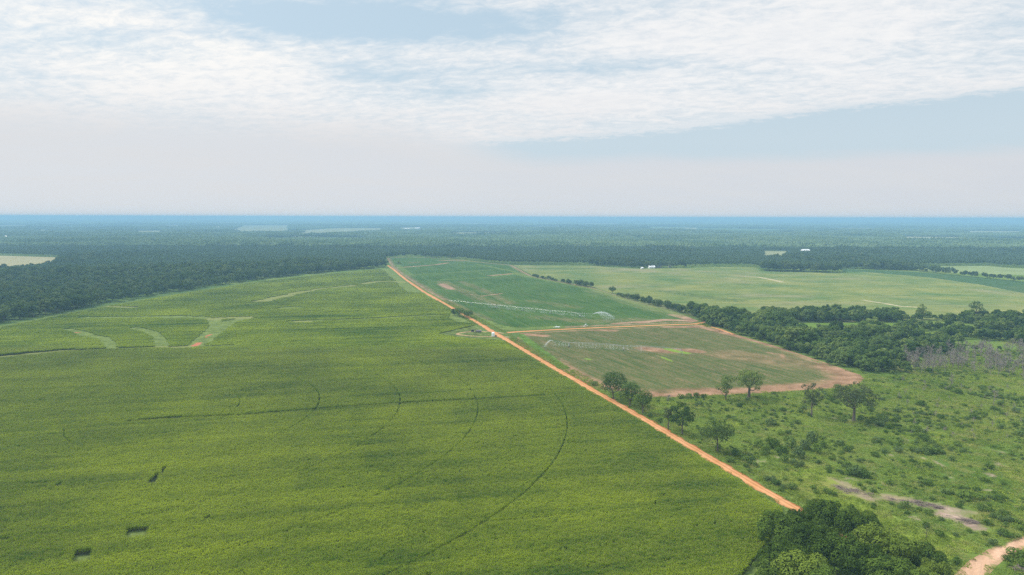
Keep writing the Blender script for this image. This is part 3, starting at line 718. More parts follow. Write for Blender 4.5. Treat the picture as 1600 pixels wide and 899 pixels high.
def crown_mb(r, C, rd, n, leaf, flat=.85, jit=.7, fill=.3, asp=.75):
    w = rd ** 2; cnt = np.maximum(4, (n * w / w.sum())).astype(int)
    pos, nr = [], []
    for c, q, k in zip(C, rd, cnt):
        d = rnd_unit(r, int(k * 1.5)); d = d[(d[:, 2] > -.55) | (r.random(len(d)) < .35)][:k]
        rr = np.where(r.random(len(d)) < fill, r.uniform(.35, .9, len(d)), r.uniform(.86, 1.08, len(d)))
        pos.append(c + d * (q * rr)[:, None] * [1, 1, flat]); nr.append(d)
    pos, nr = np.concatenate(pos), np.concatenate(nr)
    deep = np.zeros(len(pos), bool)
    for c, q in zip(C, rd):
        deep |= (((pos - c) / [1, 1, flat]) ** 2).sum(1) < (q * .68) ** 2
    keep = ~deep | (r.random(len(pos)) < .25)
    pos, nr = pos[keep], nr[keep]
    V, F = quads(r, pos, nr + jit * rnd_unit(r, len(pos)) + [0, 0, .25], leaf * r.uniform(.6, 1.4, len(pos)), asp)
    return MB().add(V, F)

def trunk_mb(r, h, C, tr, limbs=6, base=.34, lean=(0, 0)):
    mb = MB(); top = h * (base + .18)
    pts = np.array([[0, 0, -.3], [lean[0] * .2, lean[1] * .2, top * .35], [lean[0] * .6 + r.normal(0, .15), lean[1] * .6 + r.normal(0, .15), top * .7], [lean[0], lean[1], top]])
    mb.tube(pts, [tr * 1.35, tr, tr * .82, tr * .6], 7)
    order = r.permutation(len(C) - 1)[:limbs]
    for k in order:
        s = pts[2] + (pts[3] - pts[2]) * r.uniform(-.6, .9); e = C[k]
        mid_ = s * .45 + e * .55 + np.array([0, 0, -.06 * h])
        mb.tube([s, mid_, e], [tr * .5, tr * .32, tr * .1], 5, cap=False)
    return mb

class Kind:
    """a tree model: meshes shared by its copies"""
    def __init__(s, name, seed, h, R, lobes, leaves, leaf, mat, bark_=None, base=.34, tr=None, jit=.7, limbs=6, fill=.3, spread=.62, lr=.42, flat=.85):
        r = np.random.default_rng(seed)
        C, rd = lobes_round(r, R, h, lobes, base, spread=spread, lr=lr)
        s.h, s.R = h, R
        s.cm = crown_mb(r, C, rd, leaves, leaf, flat, jit, fill).mesh('crown', LEAF[mat])
        s.tm = trunk_mb(r, h, C, tr or h * .022, limbs, base).mesh('trunk', bark_ or bark)
    def place(s, name, loc, rz, sc, label, cat, group=None):
        e = empty(name, (loc[0], loc[1], 0), rz, label, cat, group, sc)
        for nm, me in (('trunk', s.tm), ('crown', s.cm)):
            o = bpy.data.objects.new(nm, me); COL.objects.link(o); o.parent = e
        return e

oak = [Kind('oak', 100 + i, 13, 7.0, 26, 9000, .6, 'oak', lr=.34, spread=.74, base=.22, fill=.15, jit=.5) for i in range(4)]
mid_ = [Kind('tree', 120 + i, 12, 4.6 + .35 * (i % 3), 15, 1700, .95, 'mixed', base=.06, lr=.36, spread=.68, jit=.4, fill=.12) for i in range(6)]
pine_ = [Kind('tree', 180 + i, 15, 3.9, 9, 420, 1.3, 'pine', base=.25, lr=.42) for i in range(4)]
hdg = [Kind('tree', 160 + i, 10, 5.2, 13, 900, 1.1, 'forest', base=.0, lr=.42) for i in range(4)]
far_ = [Kind('tree', 140 + i, 16, 5.4 + .5 * (i % 3), 14, 900, 1.4, 'forest', base=.10, lr=.36, spread=.68, jit=.35, fill=.1) for i in range(6)]

# --- the oak clump over the road, bottom of the picture
def by_top(px, py, h): return G(px, py, h)
OAKS = [(1222, 806, 12, 1.0), (1252, 797, 11.5, .75), (1296, 785, 13, 1.05), (1340, 799, 12.5, .95), (1371, 824, 11.5, .85), (1262, 822, 12.5, .9),
        (1405, 838, 12, .85), (1446, 852, 10.5, .72), (1310, 838, 13, .95), (1355, 856, 13, .95), (1222, 846, 12.5, .95), (1258, 868, 13, 1.0), (1400, 880, 12.5, 1.0), (1305, 893, 13, 1.0), (1212, 884, 9.5, .85), (1350, 915, 13, 1.0), (1440, 890, 11, .85), (1465, 876, 9, .6), (1298, 824, 12, .6), (1275, 812, 11.5, .55)]
for i, (px, py, h, s_) in enumerate(OAKS):
    k = oak[i % 4]; g_ = by_top(px, py, h)
    lab = 'dark evergreen oak in the dense clump over the end of the road'
    k.place('oak_tree', g_, random.uniform(0, 6.28), (s_, s_, h / 13), lab, 'tree', 'oaks crowded in the clump at the near end of the road')

# --- named single trees of the middle distance: (px base, py base, py top, width px, look, label)
def single(px, pb, pt, wpx, model_kw, label, name='broadleaf_tree', group=None, rz=None):
    b = G(px, pb); d = b[1]
    h = (pb - pt) * d / FX * 1.02; R = wpx * d / FX / 2
    kw = dict(lobes=16, leaves=1500, leaf=.62, mat='mixed', base=.3); kw.update(model_kw); kw['leaves'] = int(kw['leaves'] * 1.7); kw['base'] = kw['base'] * .7; kw.setdefault('jit', .5); kw.setdefault('fill', .2)
    kw['name'] = name; kw['seed'] = int(px * 7 + pb)
    Kind(h=h, R=R * 1.02, **kw).place(name, b, rz or 0, 1.0, label, 'tree', group)
RG = 'trees beside the road at the brown field corner'
single(958, 624, 577, 41, dict(lobes=24, leaves=3200, base=.12), 'tall dark tree, biggest of the three beside the road', group=RG)
single(984, 635, 593, 30, dict(lobes=16, leaves=1800, base=.15), 'narrow middle tree of the three beside the road', group=RG)
single(1004, 646, 604, 30, dict(lobes=16, leaves=1700, mat='pale', base=.12), 'lighter yellow-green tree of the three beside the road', group=RG)
single(1044, 671, 632, 17, dict(lobes=8, leaves=420, base=.45, mat='drab', fill=.5), 'thin sparse tree with a bare trunk next to the road')
single(1066, 679, 629, 38, dict(lobes=15, leaves=1500, base=.3, lr=.32, spread=.8), 'open-crowned tree standing between the road and the scrub', rz=.4)
single(1121, 706, 656, 50, dict(lobes=20, leaves=2100, base=.34, lr=.30, spread=.8, mat='mixed'), 'drooping dark tree on a bare trunk close to the road')
single(1134, 625, 582, 24, dict(lobes=12, leaves=1100, base=.0, lr=.45, mat='mixed'), 'vine-covered slim tree at the edge of the brown field')
single(1170, 622, 576, 42, dict(lobes=20, leaves=2200, base=.34, lr=.28, spread=.8, tr=.85), 'round-topped tree with thick trunk at the brown field edge')
single(1268, 651, 597, 32, dict(lobes=16, leaves=1000, base=.32, mat='drab', lr=.28, spread=.85, tr=.4, fill=.5), 'sparse grey-green tree in the scrub near the field tip')
single(1334, 658, 598, 58, dict(lobes=30, leaves=2600, base=.36, mat='drab', lr=.24, spread=.85, tr=.75, fill=.45), 'broad fan-shaped grey tree standing alone in the scrub')
single(718, 495, 481, 18, dict(lobes=12, leaves=700, base=.05, leaf=.9), 'dark round tree in the thicket hugging the road', group='thicket trees beside the road')
single(731, 497, 484, 19, dict(lobes=12, leaves=700, base=.05, leaf=.9), 'dark round tree in the thicket hugging the road', group='thicket trees beside the road')
single(710, 493, 482, 12, dict(lobes=9, leaves=500, base=.05, leaf=.9), 'dark round tree in the thicket hugging the road', group='thicket trees beside the road')
single(957, 459, 447, 11, dict(lobes=10, leaves=420, base=.15, leaf=1.1), 'lone round tree in the gap of the hedgerow')
single(1524, 503, 470, 20, dict(lobes=9, leaves=420, base=.6, leaf=1.0, spread=.8), 'tall flat-topped pine rising above the wood', name='pine_tree')
single(1438, 499, 474, 14, dict(lobes=10, leaves=480, base=.05, leaf=1.0), 'tall vine-clad columnar tree rising above the wood edge')
single(623, 413.5, 408, 9, dict(lobes=8, leaves=260, base=.05, leaf=1.2), 'small dark tree alone in the far end of the field')

# --- individual trees of woods, hedgerow and forest edge; the rest of each wood is one mass
def jitter_grid(poly, sp, seed, jit=.42):
    lo, hi = poly.min(0), poly.max(0); r = np.random.default_rng(seed)
    X_, Y_ = np.meshgrid(np.arange(lo[0], hi[0], sp), np.arange(lo[1], hi[1], sp), indexing='ij')
    P = np.stack([X_.ravel(), Y_.ravel()], 1) + r.uniform(-jit, jit, (X_.size, 2)) * sp
    return P[pip(P, poly)]

hedge = []
for L_, n_, s_ in (([(832, 432), (850, 436), (870, 440), (893, 444)], 15, .72), ([(892, 445), (905, 446), (922, 448.5)], 8, .95), ([(968, 463), (985, 467), (1010, 474)], 12, .8), ([(1010, 473), (1030, 479), (1062, 488)], 15, 1.0)):
    q = resample(GL(L_), 3.0); k_ = np.linspace(0, len(q) - 1, n_).astype(int)
    for a in k_: hedge.append((*(q[a] + rng.normal(0, 2.0, 2)), s_ * rng.uniform(.75, 1.15)))
hedge.sort(key=lambda a: a[1])
for i, (x, y, s_) in enumerate(hedge):
    hdg[i % 4].place('broadleaf_tree', (x, y), rng.uniform(0, 6.28), (s_ * rng.uniform(.8, 1.1), s_ * .95, s_ * rng.uniform(.75, 1.05)), 'dark hedgerow tree between the crop field and the pale pasture', 'tree', 'trees along the hedgerow')

wood = []
for wi, poly in enumerate(WOODS):
    P = jitter_grid(poly, 7.2 if wi == 0 else 6.5, 50 + wi)
    px, py = PX(P)
    hh = np.where(px < 1380, 13.0, 10.0) * (.62 + .62 * vnoise(P, 26, 12)) if wi == 0 else np.full(len(P), 11.0)
    edge_d = dist(P, poly, True)
    if wi == 0: hh = np.where(edge_d < 7, hh * .6, hh)
    vis = (px < 1700) & (vnoise(P, 24, 15) > np.where(px > 1385, .40, .17)) if wi == 0 else (px < 1700)
    for (x, y), h_, v_ in zip(P, hh * rng.uniform(.62, 1.3, len(P)), vis):
        if v_: wood.append((x, y, h_, wi))
forest = []
fx, fy = [], []
P = np.stack(np.meshgrid(np.arange(-1950, 1950, 9.6), np.arange(420, 2350, 9.6), indexing='ij'), -1).reshape(-1, 2)
P = P + rng.uniform(-.46, .46, P.shape) * 9.6
P = P[np.abs(P[:, 0]) < P[:, 1] * .82 + 30]
px, py = PX(P)
P = P[py < np.interp(px, EX, EY) - .25]
for w_ in CLEARW:
    P = P[~pip(P, w_)]
stand = vnoise(P, 260, 21)
PINE = GL([(752, 414), (916, 416), (1010, 392), (900, 372), (700, 378)])
hF = 17 * (.70 + .5 * vnoise(P, 60, 22)) * rng.uniform(.68, 1.22, len(P)) * (.85 + .3 * (stand > .5))
ip = pip(P, PINE) | ((np.hypot(P[:, 0], P[:, 1]) > 1560) & (stand > .36)); hF[ip] = 14.5 * rng.uniform(.92, 1.08, ip.sum())
# hedge line in front of the far right field
for x, y in resample(GL([(1412, 421), (1450, 426), (1520, 433), (1600, 441), (1680, 449)]), 7.5):
    P = np.vstack([P, [[x + rng.normal(0, 2), y + rng.normal(0, 3)]]]); hF = np.append(hF, rng.uniform(8, 13)); ip = np.append(ip, False)
forest = [(x, y, h_, 3 if q_ else 2) for (x, y), h_, q_ in zip(P, hF, ip)]
cand = wood + forest
cand.sort(key=lambda a: -a[2] / math.hypot(a[0], a[1]))
NIND = 300 - len(hedge) - 20
WL = ['leafy broadleaf tree in the wood behind the brown field', 'straight plantation tree in the row along the pasture edge', 'tree in the front of the dark forest beyond the corn']
WG = ['trees of the wood behind the brown field', 'plantation row along the pasture', 'trees along the front of the forest']
for i, (x, y, h_, wi) in enumerate(cand[:NIND]):
    wi = min(int(wi), 2)
    if wi == 2: k = far_[i % 6]
    else: k = mid_[i % 6]
    w_ = h_ / k.h * rng.uniform(.9, 1.15) * (.75 if wi == 1 else 1.0)
    k.place('broadleaf_tree', (x, y), rng.uniform(0, 6.28), (w_, w_, h_ / k.h), WL[wi], 'tree', WG[wi])
rest = np.array(cand[NIND:])
far_p = []
def joined(k, name):
    o = bpy.data.objects.new(name, k.cm); return o
wr = rest[rest[:, 3] < 2]; fr = rest[rest[:, 3] >= 2]
print('trees', len(cand), 'wood rest', len(wr), 'forest rest', len(fr))
mp = [bpy.data.objects.new('wood_tree', k.cm) for k in mid_]
if len(wr):
    scatter('wood', mp, np.column_stack([wr[:, :2], np.zeros(len(wr))]), rng.uniform(0, 6.28, len(wr)), np.column_stack([wr[:, 2] / 12 * 1.02, wr[:, 2] / 12 * 1.02, wr[:, 2] / 12]), rng.integers(0, 6, len(wr)), 'mixed green wood behind the brown field, its trees merging into one mass', 'wood')
fp = [bpy.data.objects.new('forest_tree', k.cm) for k in far_ + pine_]
scatter('forest', fp, np.column_stack([fr[:, :2], np.zeros(len(fr))]), rng.uniform(0, 6.28, len(fr)), np.column_stack([fr[:, 2] / 16, fr[:, 2] / 16, fr[:, 2] / 16]), np.where(fr[:, 3] == 3, 6 + rng.integers(0, 4, len(fr)), rng.integers(0, 6, len(fr))), 'dense dark forest beyond the fields merging into one mass of crowns', 'forest')

# --- far forest to the horizon: patches of many rough crowns
def ico(level=1):
    import bmesh
    bm = bmesh.new(); bmesh.ops.create_icosphere(bm, subdivisions=level, radius=1)
    V = np.array([v.co[:] for v in bm.verts]); F = np.array([[v.index for v in f.verts] for f in bm.faces]); bm.free()
    return V, F
IV, IF = ico(1); IV2, IF2 = ico(2)
def patch_mb(seed, size, sp, h, R, hv):
    r = np.random.default_rng(seed); mb = MB()
    n = int(size / sp)
    for i in range(n):
        for j in range(n):
            x, y = ((i + .5) / n - .5) * size + r.uniform(-.4, .4) * sp, ((j + .5) / n - .5) * size + r.uniform(-.4, .4) * sp
            hh = h * r.uniform(1 - hv, 1 + hv); rr = R * r.uniform(.8, 1.25)
            V = IV * r.uniform(.72, 1.25, (len(IV), 1)); V = V @ np.array(Matrix.Rotation(r.uniform(0, 6), 3, 'Z')).T
            mb.add(V * [rr, rr, hh * .42] + [x, y, hh * .6], IF)
    return mb
fpp = [proto('far_forest_patch', patch_mb(300 + i, 60, 8.6, 16, 5.2, .3), LEAF['far']) for i in range(5)]
def ring(d0, d1, cell):
    X_, Y_ = np.meshgrid(np.arange(-d1 * .82, d1 * .82, cell), np.arange(d0 * .75, d1, cell), indexing='ij')
    P = np.stack([X_.ravel(), Y_.ravel()], 1)
    P = P[(np.abs(P[:, 0]) < P[:, 1] * .80 + cell) & (P[:, 1] > d0) & (P[:, 1] <= d1)]
    for w_ in CLEARW: P = P[~pip(P, w_)]
    # scattered unseen-named openings keep the woodland patchy
    op = (vnoise(P * [1, .55], 900, 41) > .80) & (P[:, 1] > 3200)
    return P[~op]
P = ring(2350, 9000, 60)
hs = (.72 + .55 * (vnoise(P, 420, 51) > .5) * .6 + .3 * vnoise(P, 200, 52))
scatter('far_forest', fpp, np.column_stack([P, np.zeros(len(P))]), rng.integers(0, 4, len(P)) * math.pi / 2, np.column_stack([np.ones(len(P)), np.ones(len(P)), hs]), rng.integers(0, 5, len(P)), 'blue hazy woodland stretching far behind the fields', 'forest')
n1_ = len(P)
fpq = [proto('horizon_forest_patch', patch_mb(320 + i, 400, 40, 17, 30, .3), LEAF['far']) for i in range(4)]
P = ring(9000, 34000, 400)
hs = (.6 + .7 * vnoise(P, 1500, 53))
scatter('horizon_forest', fpq, np.column_stack([P, np.zeros(len(P))]), rng.integers(0, 4, len(P)) * math.pi / 2, np.column_stack([np.ones(len(P)), np.ones(len(P)), hs]), rng.integers(0, 4, len(P)), 'pale blue woodland fading into the haze along the horizon', 'forest')
print('far patches', n1_, len(P))

# ------------------------------------------------------------------ scrub: shrubs, weeds, dead trees
bush = [Kind('shrub', 200 + i, 3.0, 2.0, 9, 460, .5, 'bush', base=.02, tr=.06, lr=.5, limbs=3, jit=.5, fill=.15) for i in range(5)]
NAMED = [(1471, 607, 2.6), (1497, 616, 3.4), (1522, 618, 2.6), (1563, 634, 3.0), (1587, 645, 3.2), (1522, 655, 3.2), (1325, 706, 3.2), (1487, 720, 2.4), (1545, 733, 2.6), (929, 603, 3.2), (1064, 623, 3), (1076, 622, 3.2), (1088, 622, 3.4), (1099, 622, 2.6), (1385, 566, 3), (1450, 730, 2.2), (1400, 660, 2.6), (1445, 690, 2.6), (1565, 670, 2.8), (1470, 655, 2.8), (1345, 655, 2.4), (1318, 660, 2.4), (1256, 640, 2.4), (1300, 645, 2.2), (1030, 660, 2.2), (1015, 652, 2.4), (1545, 800, 2.0), (1575, 815, 2.4), (1596, 885, 2.4), (1468, 838, 2.2)]
THICK = [(1185, 700, 4.5), (1197, 708, 4.0), (1210, 702, 5.5), (1222, 712, 5.0), (1234, 700, 6.0), (1248, 716, 5.5), (1258, 703, 5.0), (1268, 694, 6.5), (1276, 708, 5.0), (1226, 722, 3.8), (1240, 728, 3.4), (1203, 694, 4.0), (1252, 730, 3.0), (1286, 700, 3.5)]
for i, (px, py, h_) in enumerate(THICK):
    b = G(px, py); k = bush[i % 5]; s_ = h_ / 3
    k.place('shrub', b, rng.uniform(0, 6), (s_ * .75, s_ * .75, s_), 'dark tall shrub in the thicket in the middle of the scrub', 'shrub', 'shrubs of the dark thicket in the scrub')
for i, (px, py, h_) in enumerate(NAMED):
    b = G(px, py); k = bush[i % 5]; s_ = h_ / 3
    row = 1055 < px < 1105 and py < 640
    k.place('shrub', b, rng.uniform(0, 6), (s_, s_, s_), 'dark low shrub in the row at the brown field corner' if row else 'green shrub standing out above the weeds of the scrub', 'shrub', 'shrubs in the row at the brown field corner' if row else 'shrubs scattered over the scrub')
def scrub_free(P, margin=1.0):
    ok = pip(P, SCRUB) & (dist(P, ROAD) > 4.4 + margin) & (dist(P, CROSS) > 4) & ~pip(P, SAND)
    for w_ in WOODS: ok &= ~pip(P, w_)
    for a, w_, s_ in BARE: ok &= dist(P, GL(a)) > w_ * (.2 + .5 * vnoise(P, 6, 44))
    return ok & ~pip(P, MEADOW)
# shrubs one could still count: the ones that show largest
P = jitter_grid(SCRUB, 3.7, 77, .49)
P = P[(P[:, 1] > 195) & (np.abs(P[:, 0]) < P[:, 1] * .82 + 20) & scrub_free(P)]
dens_ = vnoise(P, 22, 61) * .6 + vnoise(P, 60, 62) * .4
open_ = bands(P, [([(1240, 730), (1300, 775), (1400, 830), (1450, 890)], 26, 1), ([(1380, 840), (1500, 850)], 26, 1), ([(1020, 630), (1100, 655), (1160, 655)], 16, .8)])
dens_ = vnoise(P, 13, 61) * .5 + vnoise(P, 34, 62) * .5
P = P + (vnoise(P, 7, 63)[:, None] - .5) * 8
ok_ = (rng.random(len(P)) < sm(.28, .62, dens_) * .9 + .1) & (rng.random(len(P)) > open_ * .9) & scrub_free(P)
P, dens_ = P[ok_], dens_[ok_]
hb_ = rng.gamma(1.4, .40, len(P)) + .3 + 1.5 * sm(.55, .75, dens_) * rng.random(len(P))
app = hb_ / np.hypot(P[:, 0], P[:, 1]); o_ = np.argsort(-app)
NB = 190
for i in o_[:NB]:
    k = bush[i % 5]; s_ = hb_[i] / 3
    k.place('shrub', P[i], rng.uniform(0, 6), (s_ * 1.15, s_ * 1.15, s_), 'green shrub standing out above the weeds of the scrub', 'shrub', 'shrubs scattered over the scrub')
q = o_[NB:]
bp_ = [bpy.data.objects.new('undergrowth_bush', k.cm) for k in bush]
scatter('undergrowth', bp_, np.column_stack([P[q], np.zeros(len(q))]), rng.uniform(0, 6, len(q)), np.column_stack([hb_[q] / 3 * 1.2, hb_[q] / 3 * 1.2, hb_[q] / 3]), rng.integers(0, 5, len(q)), 'low green undergrowth covering the rough scrub land', 'undergrowth')
print('bushes', len(P))
def weed_proto(seed, size, n, h0, h1, leaf):
    r = np.random.default_rng(seed)
    pos = np.column_stack([r.uniform(-size / 2, size / 2, n), r.uniform(-size / 2, size / 2, n), np.zeros(n)])
    hn = vnoise(pos[:, :2] + 50, 1.6, seed)
    pos[:, 2] = (h0 + (h1 - h0) * hn ** 1.5) * r.uniform(.5, 1, n)
    V, F = quads(r, pos, rnd_unit(r, n) * .9 + [0, 0, .7], leaf * r.uniform(.5, 1.5, n), .55)
    return proto('weed_patch', MB().add(V, F), LEAF['weed'])
wp = [weed_proto(400 + i, 4.8, 230, .08, 1.25, .40) for i in range(5)]
P = jitter_grid(SCRUB, 4.2, 81, .2)
P = P[(P[:, 1] > 190) & (np.abs(P[:, 0]) < P[:, 1] * .82 + 20) & scrub_free(P, 2.0)]
print('weeds', len(P))
sc_ = .6 + .7 * vnoise(P, 18, 71)
scatter('weed_cover', wp, np.column_stack([P, np.zeros(len(P))]), rng.uniform(0, 6, len(P)), np.column_stack([np.ones(len(P)), np.ones(len(P)), sc_]), rng.integers(0, 5, len(P)), 'bright green weeds and grass over the cleared scrub land', 'weeds')

# grass along the verges of the road and strips
gp = [weed_proto(420 + i, 2.6, 110, .05, .5, .3) for i in range(4)]
q = resample(ROAD, 2.2); T = np.gradient(q, axis=0); T /= np.linalg.norm(T, axis=1)[:, None]; N_ = np.stack([T[:, 1], -T[:, 0]], 1)
VP = []
for off in (-3.4, 3.4, -4.7, -6.6, -8.6, -10.4, 4.5, 6.2):
    VP.append(q + N_ * off + rng.normal(0, .55, q.shape))
P = np.concatenate(VP); P = P[(P[:, 1] > 190) & (P[:, 1] < 900)]
P = P[~pip(P, TURN) & (dist(P, CROSS) > 4.5) & ~pip(P, SAND)]
scatter('verge_grass', gp, np.column_stack([P, np.zeros(len(P))]), rng.uniform(0, 6, len(P)), rng.uniform(.7, 1.2, len(P)), rng.integers(0, 4, len(P)), 'bright green grass along both verges of the dirt road', 'grass')

# dead trees
def dead_mb(seed, h):
    r = np.random.default_rng(seed); mb = MB()
    top = np.array([r.normal(0, .3), r.normal(0, .3), h])
    ax = lambda f: np.array([0, 0, -.2]) * (1 - f) + top * f
    mb.tube([ax(0), ax(.5) + r.normal(0, .1, 3), ax(1)], [h * .018, h * .012, .03], 6)
    for k in range(16):
        f = r.uniform(.25, .97); a = r.uniform(0, 6.28); l = h * .36 * (1.1 - f) + .5
        s = ax(f); e = s + np.array([math.cos(a) * l, math.sin(a) * l, l * r.uniform(.4, 1.0)])
        mb.tube([s, (s + e) / 2 + [0, 0, -.1], e], [h * .010, h * .008, .04], 4, cap=False)
        for _ in range(5):
            g2 = r.uniform(.3, .9); s2 = s + (e - s) * g2
            mb.tube([s2, s2 + r.normal(0, .55, 3) + [0, 0, .5]], [.06, .03], 3, cap=False)
    return mb.mesh('dead_tree', bark_grey)
dm = [dead_mb(500 + i, 8.0) for i in range(5)]
DZ = GL([(1415, 556), (1500, 548), (1610, 546), (1620, 600), (1560, 590), (1480, 580), (1420, 592)])
P = jitter_grid(DZ, 5.2, 91, .48)
P = P[rng.permutation(len(P))]
P = P[vnoise(P, 16, 92) > .42]
for i, (x, y) in enumerate(P[:135]):
    o = bpy.data.objects.new('dead_tree', dm[i % 5]); COL.objects.link(o); o.location = (x, y, 0); o.rotation_euler.z = rng.uniform(0, 6)
    s_ = rng.uniform(.65, 1.35); o.scale = (s_ * 1.1, s_ * 1.1, s_)
    tag(o, 'bare grey dead tree at the ragged edge of the wood', 'dead tree', 'bare grey trees along the wood edge')
P = jitter_grid(GL([(1390, 595), (1640, 600), (1640, 700), (1420, 680)]), 13, 93, .48)
for i, (x, y) in enumerate(P[rng.permutation(len(P))][:48]):
    o = bpy.data.objects.new('dead_sapling', dm[i % 5]); COL.objects.link(o); o.location = (x, y, 0); o.rotation_euler.z = rng.uniform(0, 6)
    s_ = rng.uniform(.22, .5); o.scale = (s_ * 1.2, s_ * 1.2, s_)
    tag(o, 'small leafless grey sapling among the weeds of the scrub', 'sapling', 'leafless saplings dotted over the scrub')
print('dead', len(P))
for px, py, h_, lab in ((1044, 631, 5.5, 'bare thin snag above the shrubs beside the brown field'), (1485, 606, 8.5, 'slim dark snag standing in the scrub near the dead trees'), (1552, 634, 9.5, 'tallest bare snag alone in the middle of the scrub')):
    b = G(px, py); o = bpy.data.objects.new('dead_tree', dead_mb(int(px), h_)); COL.objects.link(o); o.location = (*b, 0); tag(o, lab, 'dead tree')
# spindly young pine by the clump
b = G(1447, 842); e = empty('pine_tree', (*b, 0), 0, 'spindly young pine with few needles beside the oak clump', 'tree')
MB().tube([[0, 0, -.1], [.05, 0, 3], [0, .05, 5.6]], [.1, .07, .03], 6).build('trunk', bark, e)
r = np.random.default_rng(5); C = np.array([[math.cos(a) * .5, math.sin(a) * .5, z] for a, z in zip(r.uniform(0, 6, 9), np.linspace(3.2, 5.5, 9))])
crown_mb(r, C, np.full(9, .42), 260, .28, jit=1.2, asp=.25).build('crown', LEAF['drab'], e)

# brush piles on the bare patches
stick = plain('grey_wood', (.20, .155, .14), .95, var=.3, scale=3)
def brush(px, py, n, sx, sy, rz, label):
    r = np.random.default_rng(int(px)); mb = MB()
    cc = np.column_stack([r.uniform(-1.3, 1.3, 7) * sx, r.uniform(-1, 1, 7) * sy])
    for _ in range(n):
        q_ = cc[r.integers(0, 7)]; c = np.array([q_[0] + r.normal(0, .7), q_[1] + r.normal(0, .6), abs(r.normal(.2, .3))]) if r.random() < .8 else np.array([np.clip(r.normal(0, sx), -1.5 * sx, 1.5 * sx), np.clip(r.normal(0, sy), -1.5 * sy, 1.5 * sy), abs(r.normal(.15, .2))]); a = r.normal(0, .5); l = r.uniform(.6, 2.2)
        d = np.array([math.cos(a) * l, math.sin(a) * l, r.normal(0, .25)])
        z = max(.04, c[2] - abs(d[2])); c[2] = max(z, abs(d[2]) + .03)
        mb.tube([c - d, c + d], [r.uniform(.04, .11), .03], 4)
    o = mb.build('brush_pile', stick, loc=(*G(px, py), 0)); o.rotation_euler.z = rz
    tag(o, label, 'brush pile')
brush(1330, 768, 120, 4.6, 2.4, -.5, 'scattered grey brush and sticks on the bare patch nearest the road')
brush(1432, 788, 170, 6.0, 2.4, -.35, 'long grey windrow of cut brush on the widest bare patch')
brush(1505, 814, 90, 3.6, 1.6, -.5, 'small heap of sticks on pinkish soil near the sandy path')
brush(1597, 892, 90, 1.5, 1.2, .3, 'small dark brush heap at the picture corner beside the sandy path')

# ------------------------------------------------------------------ machinery
galv = plain('galvanised_steel', (.42, .44, .45), .45, .6, .05)
tyre = plain('tyre_rubber', (.02, .02, .02), .9)
drop_m, t = new_mat('water_drops')
d = t.n('ShaderNodeBsdfDiffuse', {'Color': (.85, .88, .88)}); tr = t.n('ShaderNodeBsdfTranslucent', {'Color': (.85, .88, .9)})
out(t, t.n('ShaderNodeMixShader', {0: .5, 1: d, 2: tr}))

def pivot(c, e, spans, over, label):
    c = np.array(c); e = np.array(e); L = np.linalg.norm(e - c); rz = math.atan2(e[1] - c[1], e[0] - c[0])
    root = empty('pivot_irrigator', (*c, 0), rz, label, 'irrigator')
    sp = (L - over) / spans; hp = 3.9
    for k in range(spans):
        x0 = k * sp; mb = MB(); n = 9
        xs_ = np.linspace(0, sp, n); z = hp + .9 * np.sin(np.pi * xs_ / sp)
        mb.tube(np.column_stack([x0 + xs_, 0 * xs_, z]), .085, 6)
        for s in (-1, 1):
            mb.tube(np.column_stack([x0 + xs_, s * .7 * np.sin(np.pi * xs_ / sp), z - .95 * np.sin(np.pi * xs_ / sp)]), .025, 4, cap=False)
            for i in range(1, n - 1):
                mb.tube([[x0 + xs_[i], 0, z[i]], [x0 + xs_[i], s * .7 * math.sin(math.pi * xs_[i] / sp), z[i] - .95 * math.sin(math.pi * xs_[i] / sp)]], .02, 4, cap=False)
        mb.build('span', galv, root)
        dmb = MB()
        for xx in np.arange(x0 + 1.5, x0 + sp, 2.9):
            zz = hp + .9 * math.sin(math.pi * (xx - x0) / sp); dmb.tube([[xx, .1, zz], [xx, .1, 2.0]], .02, 4, cap=False)
        dmb.build('drop_pipes', galv, root)
    for k in range(1, spans + 1):
        x0 = k * sp; tw = MB()
        for s in (-1, 1):
            for q_ in (-.25, .25): tw.tube([[x0 + q_, s * 2.0, .75], [x0 + q_ * .4, 0, hp]], .06, 5)
            tw.tube([[x0, s * 1.1, 2.2], [x0, 0, 2.2]], .03, 4)
        tw.tube([[x0, -2.3, .75], [x0, 2.3, .75]], .09, 6); tw.box((x0, .55, 3.3), (.4, .3, .6))
        o = tw.build('tower', galv, root)
        for s in (-1, 1):
            an = np.linspace(0, 2 * math.pi, 13); w_ = MB()
            w_.tube(np.column_stack([x0 + 0 * an, s * 2.0 + .5 * np.cos(an), .62 + .5 * np.sin(an)]), .13, 6, cap=False)
            w_.tube([[x0 - .1, s * 2.0, .62], [x0 + .1, s * 2.0, .62]], .3, 8)
            w_.build('wheel', tyre, o)
    ov = MB().tube([[spans * sp, 0, hp], [spans * sp + over, 0, hp + .7]], [.075, .05], 6); ov.tube([[spans * sp + over * .8, 0, hp + .5], [spans * sp, 0, hp + 1.3]], .02, 4); ov.build('overhang_pipe', galv, root)
    cb = MB()
    for a in range(4):
        x_, y_ = (1.5 if a in (0, 1) else -1.5), (1.5 if a in (0, 3) else -1.5)
        cb.tube([[x_, y_, 0], [x_ * .2, y_ * .2, hp]], .07, 5)
    cb.tube([[0, 0, 0], [0, 0, hp + .3]], .12, 8); cb.build('centre_stand', galv, root)
    return root, rz, L

